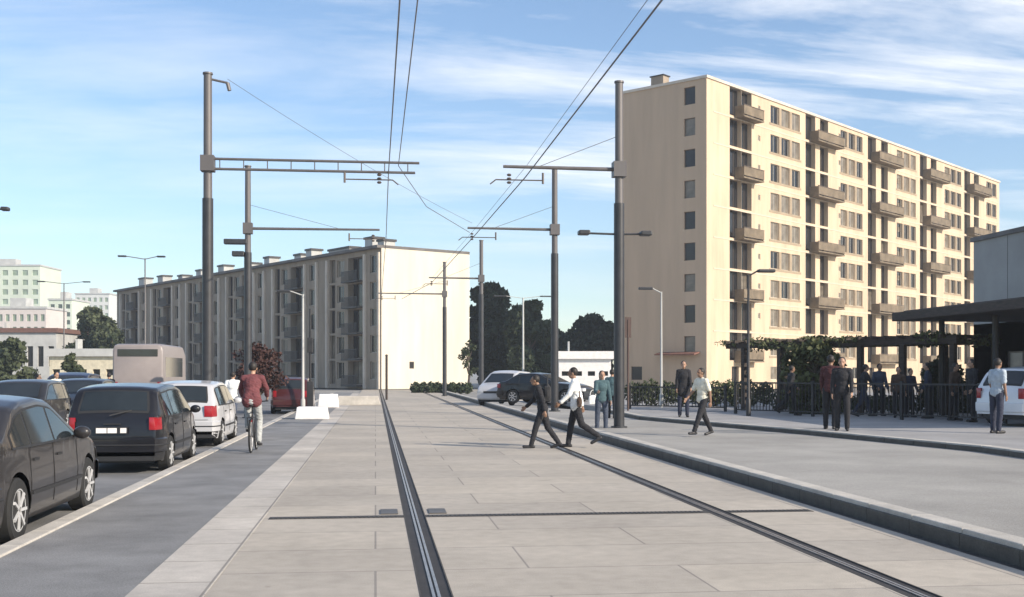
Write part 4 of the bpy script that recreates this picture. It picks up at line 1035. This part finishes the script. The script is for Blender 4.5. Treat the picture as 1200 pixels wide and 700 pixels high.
    for n in 'LR':
        bm = B(); capsule(bm, J['heel' + n] + V(0, -.01, 0), J['toe' + n], .038 * r, .036 * r, 12); capsule(bm, J['ank' + n] + V(0, 0, -.01), J['heel' + n].lerp(J['toe' + n], .4), .043 * r, .036 * r)
        remeshed('shoe', bm, shoes or m_dark, t, voxel, 2)
    bm = B(); ellipsoid(bm, hd + V(0, -.025, .035), (.086 * r, .092 * r, .098 * r), 18, 12)
    if longhair: capsule(bm, hd + V(0, -.05, .0), hd + V(0, -.075, -.16), .070 * r, .050 * r, fx=1.2)
    ho = remeshed('hair', bm, hair or m_hair, t, voxel, 1)
    for v in ho.data.vertices:      # hairline: open the face
        l = v.co - hd
        if l.y > .03 * r and l.z < .075 * r: v.co.y = hd.y + .03 * r + (l.y - .03 * r) * .25
    for sd in (-1, 1): bm = B(); ellipsoid(bm, hd + V(sd * .030, .078, .008), (.014 * r, .008 * r, .007 * r), 10, 6); fin('eye', bm, m_eye, t, True)
    t['_j'] = 0; del t['_j']
    return t, J
m_hair = mat('dark hair', (.022, .017, .014), .6, noise=.3, nscale=20)
c_blk = cloth('black', (.02, .02, .024)); c_nav = cloth('navy', (.03, .035, .06)); c_wht = cloth('white', (.82, .82, .80)); c_crm = cloth('cream', (.74, .70, .58)); c_mar = cloth('maroon', (.15, .045, .05))
c_gry = cloth('light grey', (.40, .41, .40)); c_tea = cloth('teal', (.06, .11, .125)); c_den = cloth('denim', (.06, .075, .11)); c_red = cloth('dark red', (.07, .02, .022)); c_lbl = cloth('pale blue', (.40, .46, .52)); c_brn = cloth('brown', (.08, .05, .035))
WALK = dict(legL=(20, 5), legR=(-14, 22), armL=(-22, 12), armR=(24, 22), lean=6)
WALK2 = dict(legR=(14, 5), legL=(-16, 40), armR=(-24, 12), armL=(22, 25), lean=5)
STAND = dict(legL=(3, 4), legR=(-4, 3), armL=(6, 20), armR=(-4, 14), abd=3)
LW = R(-86)
person('person in black walking left with a wide stride, first of the pair crossing the tramway', G(636, 526, 0), LW, 1.62, dict(WALK, nod=22, lean=12), c_blk, c_blk, skin=m_skind)
person('person in a loose white top and dark trousers walking left behind the one in black', G(675, 524.5, 0), LW, 1.76, WALK2, c_wht, c_blk, skin=m_skind, sleeve='long', coat=.05, fem=True)
pt, J = person('person in a teal jacket standing beside the nearest right overhead wire pole', G(705, 508, 0), R(170), 1.68, dict(STAND, armR=(20, 70)), c_tea, c_den, longhair=True, fem=True)
person('person in a pale cream shirt and black trousers striding across the open paving', G(823, 511, PZ), R(-120), 1.62, dict(legL=(26, 3), legR=(-22, 8), armL=(-18, 15), armR=(20, 25), abd=4), c_crm, c_blk, skin=m_skind, sleeve='short')
person('person in dark clothes standing behind the railing, left of the one in the cream shirt', G(801, 489, SZ), R(185), 1.74, STAND, c_blk, c_nav, fem=True, coat=.2, voxel=.014)
person('person in a teal top half hidden behind the nearest right overhead wire pole', PD(717, 37, 0), R(20), 1.74, STAND, c_tea, c_blk, voxel=.014)
person('person in a dark red jacket and black trousers standing in front of the pergola', G(973, 503, SZ), R(30), 1.80, STAND, c_red, c_blk, skin=m_skind, voxel=.012)
person('person in black right beside the one in the dark red jacket', G(987, 505, SZ), R(-160), 1.74, STAND, c_blk, c_blk, voxel=.012)
person('person in black walking behind the railing, right of the pair before the pergola', PD(1012, 35.5, SZ), R(90), 1.66, WALK, c_blk, c_nav, voxel=.014)
person('person in brown waiting behind the railing under the pergola', PD(1053, 34.5, SZ), R(200), 1.55, STAND, c_brn, c_blk, voxel=.014)
person('person in a navy jacket waiting behind the railing, right of the one in brown', PD(1066, 35, SZ), R(160), 1.50, STAND, c_nav, c_blk, voxel=.014)
person('person in black standing under the dark canopy beside a column', PD(1140, 31.5, SZ), R(-100), 1.75, STAND, c_blk, c_blk, voxel=.014)
person('person in a pale blue shirt standing beside the car at the right edge', G(1168, 508, SZ), R(60), 1.70, STAND, c_lbl, c_nav, sleeve='short', fem=True, skin=m_skind, voxel=.012)
person('person in a white top walking away beyond the silver hatchback', PD(272, 33.5, 0), R(5), 1.68, WALK, c_wht, c_den, voxel=.013)
person('person in a pale blue shirt on the far side of the road at left', PD(42, 36, RZ), R(90), 1.70, WALK, c_lbl, c_gry, voxel=.014)
person('person in a cream shirt across the road, right of the pale blue one', PD(65, 41, RZ), R(120), 1.76, STAND, c_crm, c_den, voxel=.014)
person('person in black on the far side of the road beside the minibus', PD(128, 47, RZ), R(-30), 1.72, STAND, c_blk, c_den, voxel=.014)

# things people carry
def bag_of(label, name, p, w, d, h, m, rz):
    t = thing(name, label, 'bag', p, rz); bm = B(); ellipsoid(bm, (0, 0, 0), (w / 2, d / 2, h / 2)); box(bm, -w * .42, w * .42, -d * .38, d * .38, -h * .45, h * .36); remeshed('pouch', bm, m, t, .014, 4)
    bm = B(); pr = None
    for i in range(9):
        a = math.pi * i / 8; q_ = (math.cos(a) * w * .3, 0, h * .42 + math.sin(a) * h * .55)
        if pr: tube(bm, pr, q_, .011, n=6, caps=False)
        pr = q_
    fin('strap', bm, m, t, True); return t
q = G(636, 526, 0); hd_ = Vector((math.sin(LW + YAW), math.cos(LW + YAW), 0))
bag_of('black backpack on the back of the person in black crossing the tramway', 'backpack', q - hd_ * .10 + Vector((0, 0, 1.17)), .30, .17, .40, cloth('charcoal', (.03, .03, .032)), az2rot(LW) - R(90))
q = G(675, 524.5, 0); bag_of('dark shoulder bag at the side of the person in the loose white top', 'shoulder_bag', q - hd_ * .06 + Vector((0, 0, .98)) + RT * 0 - FW * .24, .30, .12, .24, c_brn, az2rot(LW) - R(90))
q = PD(694, 34.0, 0); bag_of('white bag beside the person in the teal jacket', 'shoulder_bag', q + Vector((0, 0, .80)) + RT * .02, .28, .12, .30, c_wht, 0)
for px_, d_, az_, H_, tp, lb in ((926, 36.5, 80, 1.62, c_blk, 'person in black behind the railing in front of the pergola tree'), (1030, 36.0, 170, 1.66, c_den, 'person in denim blue standing under the middle of the pergola'),
                                (1088, 34.0, -70, 1.68, c_nav, 'person in navy under the right end of the pergola, beside the leafy shrub'), (1118, 32.6, 140, 1.64, c_brn, 'person in a brown jacket at the end post of the pergola')):
    person(lb, PD(px_, d_, SZ), R(az_), H_, STAND if az_ != 80 else WALK2, tp, c_blk, skin=m_skind if px_ % 4 else m_skin, voxel=.015)

# cyclist and bicycle, riding away along the path
cp = G(294, 531, 0); bh = R(-3)
bk = thing('bicycle', 'black bicycle ridden away along the blue grey path', 'bicycle', cp, az2rot(R(-6.5)) - R(90))
wr = .34; wy = (0.0, 1.04)
for y in wy:
    bm = B(); n = 36
    def torus(bm, R_, r_, m_=8, mi=0):
        rg = []
        for i in range(n):
            a = 2 * math.pi * i / n; rg.append([bm.verts.new(((r_ * math.cos(2 * math.pi * j / m_)), y + (R_ + r_ * math.sin(2 * math.pi * j / m_)) * math.cos(a), wr + (R_ + r_ * math.sin(2 * math.pi * j / m_)) * math.sin(a))) for j in range(m_)])
        for i in range(n):
            for j in range(m_): bm.faces.new((rg[i][j], rg[i][(j + 1) % m_], rg[(i + 1) % n][(j + 1) % m_], rg[(i + 1) % n][j]))
    torus(bm, wr - .02, .02); w = fin('wheel', bm, m_tyre, bk, True)
    bm = B(); torus(bm, wr - .045, .011); fin('rim', bm, m_rim, w, True)
    bm = B()
    for i in range(18): a = 2 * math.pi * i / 18; tube(bm, (.012 if i % 2 else -.012, y, wr), (0, y + (wr - .05) * math.cos(a), wr + (wr - .05) * math.sin(a)), .0022, n=4, caps=False)
    tube(bm, (-.04, y, wr), (.04, y, wr), .02, n=10); fin('spokes', bm, m_steel, w)
bm = B(); BB = (0, .44, .29); ST = (0, .24, .80); HT = (0, .86, .86); HB = (0, .90, .74)
for a, b, r_ in ((BB, ST, .016), (BB, HB, .018), (ST, HT, .015), (HT, HB, .018), ((-.05, 0, wr), BB, .009), ((.05, 0, wr), BB, .009), ((-.05, 0, wr), ST, .008), ((.05, 0, wr), ST, .008), (HB, (-.05, 1.04, wr), .010), (HB, (.05, 1.04, wr), .010), (ST, (0, .20, .93), .013), (HT, (0, .84, 1.0), .013)): tube(bm, a, b, r_, n=8)
fin('frame', bm, m_dark, bk)
bm = B(); tube(bm, (-.27, .76, 1.02), (0, .85, 1.0), .012, n=8); tube(bm, (.27, .76, 1.02), (0, .85, 1.0), .012, n=8); fin('handlebar', bm, m_dark, bk)
bm = B(); ellipsoid(bm, (0, .17, .95), (.07, .13, .03)); fin('saddle', bm, m_plast, bk, True)
bm = B(); lathe(bm, [(.09, -.005), (.09, .005)], 20, 'y', (0, 0, 0)); bm.transform(Matrix.Translation((.05, .44, .29)) @ Matrix.Rotation(R(90), 4, 'Z')); tube(bm, (.08, .44, .29), (.08, .44, .12), .009, n=6); tube(bm, (-.08, .44, .29), (-.08, .44, .46), .009, n=6); box(bm, .08, .16, .40, .48, .10, .125); box(bm, -.16, -.08, .40, .48, .455, .48); fin('crankset', bm, m_steel, bk)
bm = B(); box(bm, -.03, .03, -.06, -.02, .62, .66); fin('rear_light', bm, m_red, bk)
bm = B(); box(bm, -.06, .06, -.22, .22, .70, .715); tube(bm, (-.05, -.18, .70), (-.04, 0, wr), .006, n=6); tube(bm, (.05, -.18, .70), (.04, 0, wr), .006, n=6); fin('rack', bm, m_dark, bk)
# rider: local frame of the bicycle, pelvis above the saddle
ct, J = person('cyclist in a maroon jacket and light grey trousers riding away on the path', cp, R(-6.5), 1.80,
               dict(lean=20, nod=4, legR=(32, 40), legL=(74, 78), footL=-5, footR=-12, armL=(38, 16), armR=(38, 16), outL=16, outR=16, inL=-6, inR=-6, abd=4),
               c_mar, c_gry, seat=(.16, 1.05), coat=0.02)

# ------------------------------------------------------------------ the air
hz = B(); box(hz, -420, 420, -40, 640, RZ - 1.2, 62)
ho = fin('haze', hz, None); tag(ho, kind='stuff')
hm = bpy.data.materials.new('pale air'); hm.use_nodes = True; ht = hm.node_tree; ht.nodes.clear()
pv = ht.nodes.new('ShaderNodeVolumePrincipled'); pv.inputs['Density'].default_value = 0.0006; pv.inputs['Color'].default_value = (.86, .92, 1, 1); pv.inputs['Anisotropy'].default_value = .2
hout = ht.nodes.new('ShaderNodeOutputMaterial'); ht.links.new(pv.outputs[0], hout.inputs['Volume']); ho.data.materials.append(hm)
